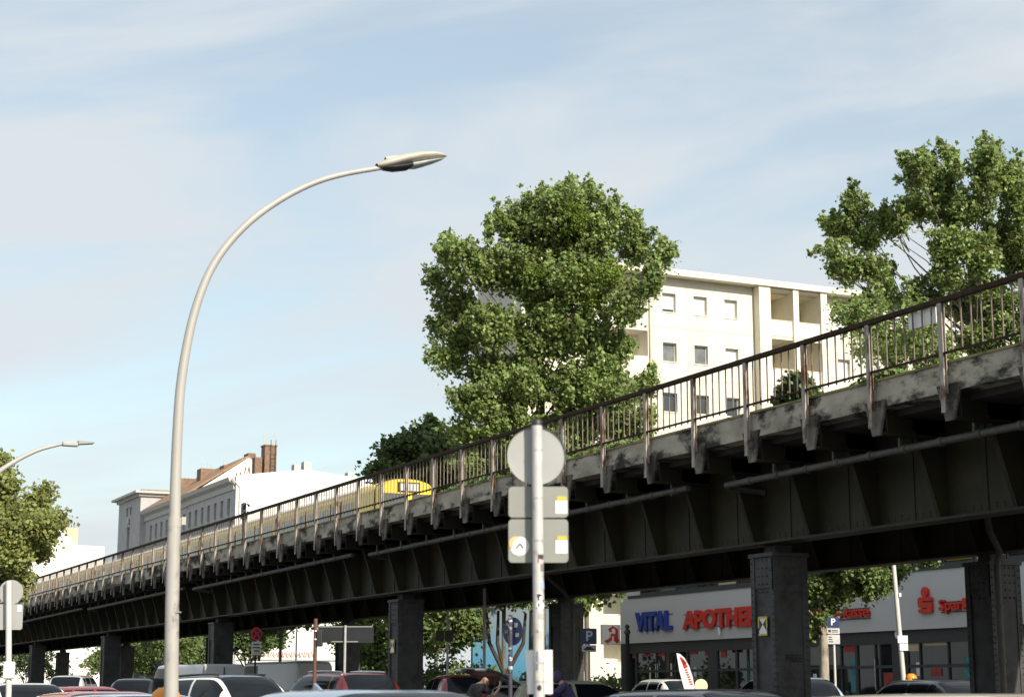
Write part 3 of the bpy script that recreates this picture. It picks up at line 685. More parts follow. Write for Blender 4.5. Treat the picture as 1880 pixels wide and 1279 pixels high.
while x < RX - .3:
    z = 16.9 + (x - 37) / (RX - 37) * (RZ - 17) - .1; h = min(1.3, max(.3, z - 17.2)) 
    mb.tube([(x, NY1 - .02, z - h), (x + .2, NY1 - .02, z - .25), (x + .35, NY1 - .02, z - h * .9), (x + .5, NY1 - .02, z - .2), (x + .62, NY1 - .02, z - h * .7)], .055, 5); x += .74
mb.build('graffiti', mat('graffiti dark', (.22, .15, .14), .8), fh)
for px0, px1, pt, yy_ in ((369, 394, 859, 147), (411, 420, 853, 144), (332, 358, 877, 151), (456, 470, 831, 141.5)):
    a, b = at(px0, pt, s=yy_), at(px1, pt, s=yy_)
    c1 = MB().box(a.x, b.x, yy_, yy_ + 1.3, 17.0, a.z).build('chimney', brick_m, fh)
    if px0 in (369, 411):
        mb = MB()
        for k in range(4 if px0 == 369 else 1): xx = a.x + .2 + k * .28; mb.tube([(xx, yy_ + .6, a.z), (xx, yy_ + .6, a.z + .55)], .045, 5)
        mb.build('pots', old_trim, c1)
to = thing('corner_tower_house', 'grey stucco corner house with wide cornice at the far left end of the old houses', 'building', (41, 159.5, 0))
T0, T1, TT = FY1 + .02, 163.8, 18.4
hs = [(159.1, 160.1, 14.0, 15.9, .25), (158.6, 159.3, 17.0, 17.7, .2), (160, 160.7, 17.0, 17.7, .2), (159.1, 160.1, 10, 12, .25)]
mb = MB(); facade(mb, lambda a, d, z: (36.5 + d, a, z), T0, T1, 0, TT, hs)
mb.quad((36.5, T0, 0), (49, T0, 0), (49, T0, TT), (36.5, T0, TT)); mb.quad((36.5, T1, 0), (49, T1, 0), (49, T1, TT), (36.5, T1, TT)); mb.quad((49, T0, 0), (49, T1, 0), (49, T1, TT), (49, T0, TT))
mb.build('wall', old_grey, to)
for h in hs:
    f_ = MB().box(36.72, 36.76, h[0], h[1], h[2], h[3]).build('window', win_dark, to)
    MB().box(36.4, 36.5, h[0] - .15, h[1] + .15, h[3] + .05, h[3] + .25).build('lintel', old_trim, f_)
mb = MB(); mb.box(36.3, 49, T0 - .2, T1 + .2, TT, TT + .25); mb.box(35.9, 49, T0 - .5, T1 + .7, TT + .25, TT + .45); mb.build('cornice', old_trim, to)
MB().box(36.6, 48.5, T0, T1, TT + .45, TT + .62).build('roof', roof_tile, to)
mb = MB(); mb.ball((36.4, 159.6, 16.4), (.12, .5, .4)); mb.build('relief', old_trim, to)
# pale gable far left
fy = 205.0
fb = thing('gable_house', 'sunlit blank white gable house with tan chimney beyond the left tree', 'building', (40, fy + 6, 0))
q = [at(40, 960, s=fy), at(108, 966, s=fy), at(141, 1000, s=fy), at(192, 1003, s=fy)]
mb = MB(); mb.prism([(q[0].x - 10, 0), (q[0].x - 10, q[0].z - 3)] + [(p.x, p.z) for p in q] + [(q[-1].x, 0)], 'y', fy, fy + 12); mb.build('wall', white_wall, fb)
a, b = at(116, 967, s=fy + 4), at(142, 1000, s=fy + 4)
mb = MB(); mb.box(a.x, b.x, fy + 4, fy + 5.5, q[2].z - 2, a.z); cz = mb.build('chimney', tan_m, fb)
mb = MB()
for k in range(5): mb.tube([(a.x + .15 + k * .3, fy + 4.5, a.z), (a.x + .15 + k * .3, fy + 4.5, a.z + .35)], .05, 5)
mb.build('pots', steel_dark, cz)
# low buildings closing the view under the viaduct
def low_house(label, px0, px1, pyt, s_, wall_m, extra):
    a, b = at(px0, pyt, s=s_), at(px1, pyt, s=s_)
    t = thing('shop_row', label, 'building', ((a.x + b.x) / 2, s_ + 3, 0))
    MB().box(a.x, b.x, s_, s_ + 6, 0, a.z).build('wall', wall_m, t)
    for (u0, u1, v0, v1, m, nm) in extra:
        MB().box(a.x + (b.x - a.x) * u0, a.x + (b.x - a.x) * u1, s_ - .06, s_ - .002, a.z * v0, a.z * v1).build(nm, m, t)
    return t
blue_w = mat('blue facade', (.10, .22, .45), .6, 0, .2, .5)
low_house('white and blue shop front glimpsed between the far left pillars', 60, 200, 1178, 230, white_wall, [(0, 1, .62, .92, blue_w, 'blue_band'), (.1, .22, .1, .55, win_dark, 'window'), (.38, .43, .1, .55, win_dark, 'window'), (.62, .72, .1, .55, win_dark, 'window'), (.3, .34, .2, .5, blue_w, 'poster'), (.75, .8, .1, .55, win_dark, 'window')])

# painted hoarding
a, b = at(868, 1114, s=81), at(1046, 1236, s=81)
def ramp_mat():
    m = bpy.data.materials.new('mural paint'); m.use_nodes = True; t = m.node_tree; bs = t.nodes['Principled BSDF']; bs.inputs['Roughness'].default_value = .7
    co = t.nodes.new('ShaderNodeTexCoord'); sp = t.nodes.new('ShaderNodeSeparateXYZ'); cr = t.nodes.new('ShaderNodeValToRGB'); nz = t.nodes.new('ShaderNodeTexNoise'); nz.inputs['Scale'].default_value = 1.4; nz.inputs['Detail'].default_value = 5
    ad = t.nodes.new('ShaderNodeMath'); ad.operation = 'MULTIPLY_ADD'; ad.inputs[1].default_value = .10
    t.links.new(co.outputs['Generated'], sp.inputs[0]); t.links.new(co.outputs['Object'], nz.inputs['Vector']); t.links.new(nz.outputs['Fac'], ad.inputs[0]); t.links.new(sp.outputs['Z'], ad.inputs[2]); t.links.new(ad.outputs[0], cr.inputs[0])
    el = cr.color_ramp.elements; el[0].position = 0; el[0].color = (.02, .045, .03, 1); el[1].position = 1; el[1].color = (.13, .17, .19, 1)
    for p, c in ((.35, (.02, .05, .04)), (.42, (.03, .16, .26)), (.62, (.05, .19, .30)), (.78, (.09, .17, .23))): e = el.new(p); e.color = (*c, 1)
    t.links.new(cr.outputs[0], bs.inputs['Base Color']); return m
mu = tag(MB().box(a.x, b.x, 81, 81.2, .1, a.z).build('painted_hoarding', ramp_mat(), base=((a.x + b.x) / 2, 81, 0)), 'hoarding painted in pale to deep blue behind the street trees', 'hoarding')

# ------------------------------------------------------------------ trees
def leaf_mesh(pts, size, droop=.35, squash=.85):
    n = len(pts); d = nr.normal(size=(n, 3)) + np.array([.1, -.85, .75]); d /= np.linalg.norm(d, axis=1)[:, None]
    a = np.cross(d, nr.normal(size=(n, 3))); a /= np.linalg.norm(a, axis=1)[:, None]; b = np.cross(d, a)
    sz = size * nr.uniform(.6, 1.35, n)[:, None]
    v = np.stack([pts - a * sz * .55, pts + b * sz * squash * .5 + d * sz * .08, pts + a * sz * .55, pts - b * sz * squash * .5 + d * sz * .08], 1).reshape(-1, 3)
    return v
def crown(name, pts, size, m, parent):
    pts = np.asarray(pts); v = leaf_mesh(pts, size) - np.array(ORG[parent.name]); n = len(pts)
    me = bpy.data.meshes.new(name); me.vertices.add(4 * n); me.loops.add(4 * n); me.polygons.add(n)
    me.vertices.foreach_set('co', v.ravel()); me.loops.foreach_set('vertex_index', np.arange(4 * n)); me.polygons.foreach_set('loop_start', np.arange(0, 4 * n, 4))
    me.polygons.foreach_set('loop_total', np.full(n, 4)); me.update(calc_edges=True); me.validate()
    me.materials.append(m); o = bpy.data.objects.new(name, me); COL.objects.link(o); o.parent = parent; return o
def blob_pts(c, r, n, clump=.30, shell=.5, per=34):
    """leaves gathered in small clumps spread through an ellipsoid, denser to the outside"""
    k = max(1, n // per); d = nr.normal(size=(k, 3)); d /= np.linalg.norm(d, axis=1)[:, None]
    rad = shell + (1 - shell) * nr.random(k) ** .6; rad *= 1 + .16 * nr.normal(size=k)
    cc = np.array(c) + d * rad[:, None] * np.array(r)
    p = np.repeat(cc, per, 0); return p + nr.normal(size=p.shape) * clump * nr.uniform(.5, 1.3, (len(p), 1))
def shoot_pts(c, r, n, per=64, wd=.20, ln=.80, shell=.25):
    """leaves along short upward and outward shoots, with dark gaps left between them"""
    k = max(3, n // per); d = nr.normal(size=(k, 3)); d /= np.linalg.norm(d, axis=1)[:, None]
    cc = np.array(c) + d * ((shell + (1 - shell) * nr.random(k) ** .55) * (1 + .12 * nr.normal(size=k)))[:, None] * np.array(r)
    ax = d * np.array([.8, .8, .5]) + np.array([0, 0, .75]) + nr.normal(size=(k, 3)) * .25; ax /= np.linalg.norm(ax, axis=1)[:, None]
    t = nr.random((k, per)); s_ = nr.uniform(.6, 1.45, (k, 1, 1))
    p = cc[:, None, :] + ax[:, None, :] * (t[:, :, None] - .4) * ln * s_ + nr.normal(size=(k, per, 3)) * (wd * (1.15 - .85 * t))[:, :, None] * s_
    return p.reshape(-1, 3)
def spike_pts(c, h, r, n):
    out = []; k = 7; lean = nr.normal(size=2) * .12
    for i in range(k):
        f = i / (k - 1) * nr.uniform(.75, 1.1); q = np.array([c[0] + lean[0] * f * h + nr.normal() * r * .3, c[1] + nr.normal() * r * .4, c[2] + f * h])
        m_ = int(n / k * (1.25 - f)); out.append(q + nr.normal(size=(max(4, m_), 3)) * r * (.42 - .27 * f))
    return np.concatenate(out)
def limb(mb, p0, p1, r0, r1, bend=.1, k=5):
    p0, p1 = Vector(p0), Vector(p1); L_ = (p1 - p0).length; off = Vector((rnd.uniform(-1, 1), rnd.uniform(-1, 1), rnd.uniform(.2, 1))) * L_ * bend
    mb.tube([p0.lerp(p1, i / k) + off * math.sin(math.pi * i / k) for i in range(k + 1)], [r0 + (r1 - r0) * i / k for i in range(k + 1)], 7)

def big_tree(label, base_px, base_s, blobs, spikes, scale_F, dens, size, m, trunk_r, mistle=(), fork=.32, depth=1.0):
    b0 = at(base_px, HY, s=base_s); base = Vector((b0.x, b0.y, 0)); ppm = FPX / scale_F
    t = thing('poplar_tree', label, 'tree', base, group='tall trees beyond the viaduct')
    mb = MB(); pts = []; mp_ = []
    zs = [at(bx_, by_, F=scale_F).z for bx_, by_, *_ in blobs]; ztop = max(zs)
    stem = [base + Vector((0, 0, 0)), base + Vector((.1, 0, ztop * fork)), base + Vector((.3, .1, ztop * .6)), base + Vector((.2, 0, ztop * .9))]
    mb.tube(stem, [trunk_r, trunk_r * .8, trunk_r * .5, trunk_r * .15], 10)
    for i, (px, py, rx, ry) in enumerate(blobs):
        dz = nr.uniform(-1, 1) * depth * 2.4 if rx < 60 else nr.uniform(-.6, .6) * depth
        c = at(px, py, F=scale_F + dz); r = (max(rx - 9, rx * .6) / ppm, max(rx, 35) / ppm * .9, max(ry - 8, ry * .6) / ppm)
        n = int(dens * 3.3 * (rx * ry) / 10)
        pts.append(shoot_pts(c, r, n))
        f_ = max(fork, min(.85, (c.z / ztop) - .22)); k = 3 * (f_ / .9); i0 = min(2, int(k)); o_ = stem[i0].lerp(stem[i0 + 1], min(1, k - i0))
        limb(mb, o_, Vector(o_).lerp(c, .85), trunk_r * .12, .015, .1)
        for q in range(3):
            e = Vector(c) + Vector((nr.uniform(-1, 1) * r[0], nr.uniform(-1, 1) * r[1], nr.uniform(-.4, 1) * r[2])) * .85
            limb(mb, o_.lerp(c, .8), e, .03, .010, .1, 3)
    for px, py, hh, ww in spikes:
        c = at(px, py, F=scale_F + nr.uniform(-1, 1)); pts.append(spike_pts(c, hh / ppm, ww / ppm, int(hh * ww * .7)))
        for q in range(2): pts.append(spike_pts(at(px + nr.uniform(-26, 26), py + nr.uniform(0, 16), F=scale_F + nr.uniform(-1.5, 1.5)), hh * nr.uniform(.5, .9) / ppm, ww * .55 / ppm, int(hh * ww * .22)))
    for px, py, rx, ry in mistle:
        c = at(px, py, F=scale_F - rx * 1.0 / ppm - 1.0); mp_.append(blob_pts(c, (rx / ppm, rx / ppm, ry / ppm), int(rx * ry * .9), .14, .3, 20))
    mb.build('trunk', mat('grey poplar bark', (.12, .105, .08), .95, 0, .3, 6, bump=.4), t, smooth=True)
    crown('crown', np.concatenate(pts), size, m, t)
    if mp_: crown('mistletoe', np.concatenate(mp_), size * .6, leaf_b, t)['label'] = 'denser brighter green mistletoe clumps'
    return t
B1 = [(1040, 395, 62, 55), (965, 415, 58, 50), (1100, 425, 60, 50), (1165, 450, 45, 42), (1212, 470, 28, 26), (1190, 515, 30, 34), (865, 490, 58, 42), (825, 460, 25, 22), (805, 512, 26, 26),
      (950, 500, 75, 60), (1060, 520, 85, 65), (835, 560, 50, 42), (805, 600, 26, 26), (815, 660, 38, 30), (900, 600, 52, 50), (1000, 610, 80, 62), (1085, 610, 66, 55), (1130, 640, 36, 36), (850, 620, 40, 38),
      (955, 705, 78, 52), (1060, 715, 70, 55), (1125, 735, 50, 36), (1185, 712, 26, 24), (870, 740, 52, 42), (850, 795, 32, 30), (935, 790, 62, 50), (1035, 790, 60, 50), (1110, 775, 60, 36), (1150, 560, 36, 40), (1075, 470, 60, 40), (1010, 450, 60, 40), (1110, 690, 45, 40), (1165, 775, 50, 40), (1060, 840, 80, 40), (862, 842, 42, 38), (905, 855, 52, 42), (975, 850, 62, 42), (890, 680, 50, 40), (1000, 540, 50, 40)]
SP1 = [(1035, 360, 40, 22), (1085, 365, 42, 20), (965, 390, 48, 22), (1000, 370, 38, 20), (915, 420, 50, 20), (1130, 395, 42, 20), (1160, 420, 45, 20), (815, 450, 28, 16), (1195, 700, 38, 16), (1215, 455, 26, 16), (860, 458, 24, 18)]
big_tree('broad full poplar crown left of the cream apartment block', 985, 74.5, B1, SP1, 82.5, 4.4, .18, leaf_a, .45, [(1055, 395, 28, 36), (1065, 505, 26, 26), (1120, 505, 34, 28), (1195, 525, 24, 28), (985, 500, 18, 18), (1085, 545, 22, 20)])
B2 = [(1568, 385, 28, 34), (1545, 420, 34, 30), (1522, 462, 22, 26), (1590, 435, 34, 36), (1550, 500, 38, 28), (1622, 395, 22, 24), (1592, 490, 34, 32), (1640, 400, 22, 22), (1685, 315, 40, 36), (1732, 325, 44, 40), (1700, 375, 48, 40), (1745, 395, 44, 42), (1672, 385, 20, 26),
      (1738, 450, 34, 42), (1625, 545, 44, 26), (1690, 545, 38, 30), (1735, 510, 36, 36), (1640, 420, 26, 20), (1810, 300, 26, 40), (1828, 335, 32, 34), (1795, 375, 46, 40), (1862, 360, 40, 44), (1845, 430, 50, 46), (1795, 470, 46, 44), (1870, 485, 46, 48), (1828, 545, 60, 42), (1775, 560, 46, 40), (1915, 400, 50, 50), (1930, 480, 50, 50),
      (1880, 600, 60, 45), (1800, 620, 50, 40), (1940, 560, 60, 50), (1620, 500, 24, 24), (1850, 680, 60, 40)]
SP2 = [(1568, 365, 40, 14), (1690, 295, 34, 18), (1730, 285, 36, 18), (1655, 300, 26, 14), (1805, 280, 40, 16), (1830, 290, 42, 14), (1860, 320, 45, 16), (1530, 405, 24, 14), (1505, 462, 12, 12)]
big_tree('open tall poplar with sky gaps at the right edge', 1815, 65, B2, SP2, 81.5, 4.3, .18, leaf_a, .5)
B3 = [(1562, 588, 36, 26), (1600, 562, 34, 22), (1620, 612, 36, 42), (1545, 560, 18, 16), (1680, 620, 44, 40), (1690, 585, 40, 34), (1640, 650, 40, 35), (1720, 660, 50, 40), (1590, 640, 30, 26)]
big_tree('lower leafy poplar in front of the apartment block at right', 1660, 60, B3, [(1580, 560, 22, 14)], 72, 3.2, .16, leaf_a, .26, fork=.5)

def street_tree(label, x, y, h, cz, rx, ry, rz_, n, m, size=.17, trunk_r=.13, name='street_tree', barkm=None, lean=0, forks=5):
    t = thing(name, label, 'tree', (x, y, 0), group='street trees')
    mb = MB(); pts = []; fz = cz - rz_ * .75
    mb.tube([(x, y, 0), (x + lean * .3, y, fz * .5), (x + lean, y, fz)], [trunk_r, trunk_r * .85, trunk_r * .75], 10)
    nb = 9
    for k in range(nb):
        a = 2 * math.pi * k / nb + rnd.uniform(-.3, .3); q = rnd.uniform(.35, .8); zz = rnd.uniform(-.6, .75)
        w_ = math.sqrt(max(.1, 1 - zz * zz)); c = (x + lean + math.cos(a) * rx * q * w_, y + math.sin(a) * ry * q * w_, cz + zz * rz_ * .75)
        pts.append(blob_pts(c, (rx * .42, ry * .42, rz_ * .38), 2 * n // nb, .2, .35, 26))
        if k < forks: limb(mb, (x + lean, y, fz - .05), c, trunk_r * .5, .02, .15)
    mb.build('trunk', barkm or bark, t, smooth=True); crown('crown', np.concatenate(pts), size, m, t)
    return t
# the near street tree in front of the bank
b0 = at(1512, HY, s=44.0)
t = thing('street_tree', 'small street tree with pale bark in front of the bank lettering', 'tree', (b0.x, b0.y, 0), group='street trees')
mb = MB(); Ff = 53.0
tp = [at(1514, 1266, F=Ff), at(1513, 1200, F=Ff), at(1512, 1165, F=Ff)]
mb.tube([(tp[0].x, tp[0].y, 0)] + tp, [.17, .15, .135, .12], 12)
for e, r in (((1545, 1085), .07), ((1505, 1075), .06), ((1485, 1120), .045), ((1590, 1060), .05), ((1530, 1040), .06), ((1560, 1090), .04)):
    limb(mb, tp[2], at(e[0], e[1], F=Ff + rnd.uniform(-1, 1)), r, .02, .08)
mb.tube([at(1512, 1180, F=Ff), at(1503, 1163, F=Ff)], [.05, .04], 7)
mb.build('trunk', bark_lt, t, smooth=True); pts = []
for px, py, rx, ry in ((1500, 1075, 24, 20), (1530, 1068, 30, 24), (1565, 1062, 30, 26), (1600, 1070, 30, 26), (1622, 1060, 22, 24), (1543, 1088, 18, 14), (1590, 1083, 20, 9), (1488, 1098, 14, 14), (1482, 1145, 12, 26), (1499, 1160, 13, 9), (1520, 1112, 10, 14), (1516, 1135, 6, 10), (1640, 1045, 26, 18), (1560, 1030, 60, 30), (1490, 1045, 30, 26), (1700, 1020, 24, 12)):
    pts.append(blob_pts(at(px, py, F=Ff + rnd.uniform(-1.2, 1.2)), (rx / 60, rx / 60, ry / 60), int(rx * ry * 3.2), .12, .2, 22))
crown('crown', np.concatenate(pts), .115, leaf_c, t)
for px, s_, cz, r_, rz_, n, m, lab in (
        (513, 102.7, 5.6, 2.6, 1.5, 2600, leaf_d, 'thin trunked street tree before the sunlit white wall'), (800, 79.7, 4.9, 2.3, 2.4, 6500, leaf_c, 'street tree right of the second hourglass pillar'),
        (925, 70.8, 6.0, 2.7, 1.4, 3600, leaf_d, 'forked street tree in front of the blue hoarding'), (1078, 61, 5.4, 1.6, 1.4, 3000, leaf_c, 'street tree left of the pharmacy box sign'),
        (300, 131, 4.6, 5.0, 3.4, 7000, leaf_c, 'leafy street tree left of the third pillar'), (235, 150, 4.6, 4.0, 3.2, 5000, leaf_c, 'street tree between the far left pillars'),
        (45, 185, 4.5, 4.5, 3.5, 3500, leaf_d, 'dark street tree seen under the far left end of the viaduct'), (450, 112, 4.6, 2.8, 2.6, 5200, leaf_d, 'street tree just right of the third pillar'),
        (700, 90, 4.4, 2.6, 3.0, 6500, leaf_c, 'street tree left of the second hourglass pillar')):
    p = at(px, HY, s=s_); tt = street_tree(lab, p.x, p.y, 0, cz, r_, r_, rz_, n, m, .20, .12)
    if px == 925:
        mb = MB(); F_ = p.y * math.cos(AZ) + p.x * math.sin(AZ)
        for e in ((893, 1120), (915, 1120), (965, 1125)):
            g0 = at(928, 1240, F=F_); m0 = at((e[0] * 2 + 928) / 3 + (-6 if e[0] < 928 else 8), 1180, F=F_); e0 = at(e[0], e[1], F=F_)
            mb.tube([g0, m0, e0], [.11, .09, .06], 8)
        mb.build('limbs', mat('dark bark', (.05, .04, .03), .95, 0, .3, 8), tt, smooth=True)
# dark tree left of the big poplar
p = at(765, HY, s=88)
t = thing('round_tree', 'small dark round tree to the left of the poplar, behind the railing', 'tree', (p.x, p.y, 0), group='tall trees beyond the viaduct')
mb = MB(); limb(mb, p - Vector((0, 0, p.z)), at(770, 830, F=95), .25, .08, .02); pts = []
for px, py, rx, ry in ((790, 800, 38, 30), (765, 825, 50, 36), (730, 840, 34, 30), (810, 835, 34, 36), (705, 865, 30, 24), (790, 870, 50, 40), (740, 890, 50, 40), (770, 930, 60, 50), (820, 900, 50, 50)):
    c = at(px, py, F=95 + rnd.uniform(-1.5, 1.5)); limb(mb, at(770, 850, F=95), c, .06, .02, .1); pts.append(blob_pts(c, (rx / 33.7, rx / 33.7, ry / 33.7), int(rx * ry * 1.2), .24, .35))
pts.append(spike_pts(at(790, 785, F=95), .7, .5, 150)); pts.append(spike_pts(at(725, 825, F=95), .6, .5, 120))
mb.build('trunk', bark, t, smooth=True); crown('crown', np.concatenate(pts), .27, leaf_d, t)
# tree on the left edge, in front of the viaduct
p = at(-75, HY, F=46)
t = thing('lime_tree', 'yellow green lime tree leaning in at the left edge', 'tree', (p.x, p.y, 0), group='street trees')
mb = MB(); mb.tube([(p.x, p.y, 0), (p.x, p.y, 3), (p.x - .1, p.y, 8)], [.22, .18, .08], 10); pts = []
for px, py, rx, ry in ((-5, 865, 26, 34), (12, 890, 18, 14), (10, 965, 40, 34), (40, 960, 36, 30), (65, 930, 22, 18), (80, 905, 12, 14), (80, 965, 30, 14), (108, 952, 14, 9), (55, 995, 34, 24), (20, 1010, 34, 34), (-20, 930, 40, 40), (-20, 1030, 36, 40), (70, 1013, 22, 10), (40, 1060, 22, 12), (15, 1075, 14, 18), (35, 1088, 10, 8), (90, 985, 14, 8), (-60, 960, 60, 80), (-50, 870, 40, 40), (25, 945, 30, 20), (-70, 1060, 50, 40)):
    c = at(px, py, F=46 + rnd.uniform(-1, 1)); ppm = FPX / 46
    limb(mb, (p.x - .05, p.y, max(3.2, min(7, c.z - 1.2))), c, .05, .012, .08)
    pts.append(blob_pts(c, (rx / ppm, rx / ppm, ry / ppm), int(rx * ry * 3.0) + 60, .12, .25, 22))
mb.build('trunk', bark, t, smooth=True); crown('crown', np.concatenate(pts), .105, leaf_e, t)
# shrubs
for px, s_, r_, h_, lab in ((700, 86, 2.2, 1.3, 'low hedge bush between the sign pole and second hourglass pillar'), (800, 76, 2.0, 1.5, 'bush at the foot of the trees right of the hourglass pillar'),
                            (870, 73, 1.6, 1.4, 'bush left of the blue hoarding'), (1000, 66, 1.8, 1.5, 'bush behind the round sign pole'), (1113, 69.5, .9, 1.1, 'bush by the shop corner below the pharmacy sign'), (610, 98, 2.4, 1.0, 'bush before the sunlit white wall')):
    p = at(px, HY, s=s_); t = thing('shrub', lab, 'shrub', (p.x, p.y, .1), group='shrubs beyond the viaduct')
    pts = [blob_pts((p.x + rnd.uniform(-.5, .5) * r_, p.y + rnd.uniform(-.5, .5), h_ * rnd.uniform(.6, 1.2)), (r_ * .6, .8, h_ * .8), 550, .18, .2, 24) for _ in range(5)]
    mb = MB()
    for k in range(5): limb(mb, (p.x, p.y, .1), (p.x + rnd.uniform(-.6, .6), p.y + rnd.uniform(-.4, .4), h_ * 1.3), .03, .01)
    mb.build('stems', bark, t); crown('foliage', np.concatenate(pts), .18, leaf_c if px % 20 else leaf_d, t)
def ledge_plant(px0, px1, hgt, n, lab, m, nn_=18.75):
    a, b = at(px0, 900, n=nn_), at(px1, 900, n=nn_); y0, y1 = b.y, a.y; c = Vector((nn_, (y0 + y1) / 2, 6.58))
    t = thing('ledge_plant', lab, 'plant', c, group='plants growing on the viaduct edge')
    k = nr.random(n); yy_ = y0 + (y1 - y0) * nr.random(n); prof = np.sin(np.pi * (yy_ - y0) / (y1 - y0)) ** .5
    P = np.stack([nn_ + nr.normal(size=n) * .09, yy_, 6.58 + hgt * prof * k ** .8], 1)
    mb = MB()
    for j in range(max(3, int((y1 - y0) * 2))): yb = rnd.uniform(y0, y1); mb.tube([(nn_, yb, 6.56), (nn_ + .03, yb + .05, 6.58 + hgt * .6)], [.012, .006], 5)
    mb.build('stems', bark, t); crown('foliage', P, .09, m, t)
ledge_plant(1434, 1503, .62, 1500, 'dark green bush sprouting on the viaduct edge behind the railing', leaf_d, 18.62)
ledge_plant(1040, 1200, .14, 900, 'thin line of weeds on the viaduct edge right of the round sign', leaf_c, 18.6)
ledge_plant(820, 930, .16, 700, 'line of weeds on the viaduct edge left of the round sign', leaf_d, 18.6)
ledge_plant(1580, 1680, .2, 600, 'weeds on the viaduct edge below the blank board', leaf_c, 18.62)

# ------------------------------------------------------------------ street lamps
c = at(314.5, HY, F=20); ls = c.y
la = thing('street_lamp', 'tall grey whip street lamp curving over the road, nearest to the viewer', 'street lamp', (c.x, c.y, 0), group='street lamps')
path = [(314.5, 1266), (316, 1120), (318.6, 1000), (320.5, 958)]
P1 = [at(*q, s=ls) for q in path]
mb = MB(); mb.tube([(c.x - .004, ls, 0), (c.x, ls, .9), *P1], [.088, .083, .081, .078, .075, .074], 20); mb.build('lower_pole', mat('scuffed lamp paint', (.36, .345, .32), .5, 0, .1, 5, (.15, .135, .12), (.56, .70), stretch=(1, 1, .5)), la, smooth=True)
P2 = [at(*q, s=ls) for q in [(320.6, 962), (322.5, 880), (325.5, 800), (331, 715), (342, 640), (358, 570), (382, 505), (413, 455), (455, 410), (500, 376), (545, 350), (590, 331), (640, 318), (700, 308)]]
def spline(P, k=5):
    o = []
    for i in range(len(P) - 1):
        p0, p1, p2, p3 = P[max(i - 1, 0)], P[i], P[i + 1], P[min(i + 2, len(P) - 1)]
        for j in range(k):
            t = j / k; o.append(.5 * ((2 * p1) + (p2 - p0) * t + (2 * p0 - 5 * p1 + 4 * p2 - p3) * t * t + (3 * p1 - p0 - 3 * p2 + p3) * t ** 3))
    return o + [P[-1]]
Q = spline(P2); mb = MB(); mb.tube(Q, [.066 - .036 * (i / len(Q)) ** .9 for i in range(len(Q))], 20); mb.build('arm', lamp_paint, la, smooth=True)
mb = MB(); mb.tube([P1[-1] - Vector((0, 0, .06)), P1[-1] + Vector((0, 0, .05))], .077, 20); e = at(334, 955, s=ls); mb.box(e.x - .01, e.x + .04, ls - .03, ls + .03, e.z - .05, e.z + .04); mb.build('collar', lamp_paint, la, smooth=True)
mb = MB(); e = at(306, 1124, F=19.9); mb.tube([P1[0] + Vector((0, 0, .86)), P1[0] + Vector((0, 0, .875))], .0815, 20); mb.build('band', sign_back2, la, smooth=True)
A0, A1_ = at(692, 307, s=ls), at(821, 290, s=ls); ax = (A1_ - A0); HLn = ax.length; ax.normalize(); upv = Vector((-ax.z, 0, ax.x)); sv = Vector((0, 1, 0))
def headloft(st, seg=20):
    rows = []
    for t, hw, zt, zb_ in st:
        r = []
        for k in range(seg + 1):
            th = 2 * math.pi * k / seg; cs, sn = math.cos(th), math.sin(th)
            r.append(A0 + ax * (t * HLn) + sv * (hw * cs) + upv * ((zt + zb_) / 2 + (zt - zb_) / 2 * sn))
        rows.append(r)
    return rows
mb = MB(); st = [(0, .05, .045, -.01), (.06, .10, .062, -.03), (.2, .125, .095, -.03), (.4, .16, .115, -.018), (.6, .17, .118, -.012), (.8, .145, .098, -.008), (.93, .09, .066, .0), (1.0, .01, .03, .02)]
mb.grid(headloft(st)); hd = mb.build('lamp_head', mat('lamp head cream', (.42, .39, .33), .5, 0, .05, 4), la, smooth=True)
mb = MB(); mb.grid(headloft([(.02, .03, .0, -.02), (.1, .08, .0, -.055), (.22, .11, -.0, -.085), (.40, .12, -.0, -.09), (.46, .115, .0, -.07)])); mb.build('gear_tray', black_p, hd, smooth=True)
mb = MB(); mb.grid(headloft([(.45, .10, .0, -.075), (.52, .12, .0, -.085), (.65, .13, .0, -.07), (.8, .11, .0, -.045), (.92, .06, .0, -.018), (.95, .01, .0, -.004)])); mb.build('glass_bowl', lamp_glass, hd, smooth=True)
mb = MB(); mb.grid(headloft([(.14, .03, .115, .06), (.17, .04, .118, .06), (.3, .04, .118, .07), (.36, .01, .1, .08)])); mb.build('latch', hd.data.materials[0], hd, smooth=True)
# orange waste bin strapped to the lamp
b = at(305, HY, F=20.35); bz = at(305, 1262, F=20.35).z
bn = thing('litter_bin', 'orange litter bin strapped to the nearest lamp post', 'litter bin', (b.x, b.y, .5), group='orange litter bins')
def bin_mesh(x, y, z0, zt, r):
    mb = MB(); mb.lathe((x, y, 0), [(r * .78, z0), (r * .9, z0 + .1), (r, zt - .22), (r * 1.02, zt - .12), (r * .85, zt - .05), (r * .5, zt), (.01, zt + .01)], 20); return mb
bin_mesh(b.x, b.y, .5, bz, .175).build('body', orange_p, bn, smooth=True)
MB().box(b.x - .09, b.x + .09, b.y - .19, b.y - .15, bz - .24, bz - .17).build('slot', black_p, bn)
b = at(1674, HY, F=51); bz = at(1674, 1236, F=51).z
bn = thing('litter_bin', 'orange litter bin on the white pole behind the black car', 'litter bin', (b.x, b.y, .9), group='orange litter bins')
bin_mesh(b.x, b.y, .95, bz, .165).build('body', orange_p, bn, smooth=True)
MB().box(b.x - .08, b.x + .08, b.y - .19, b.y - .15, bz - .2, bz - .13).build('slot', black_p, bn)
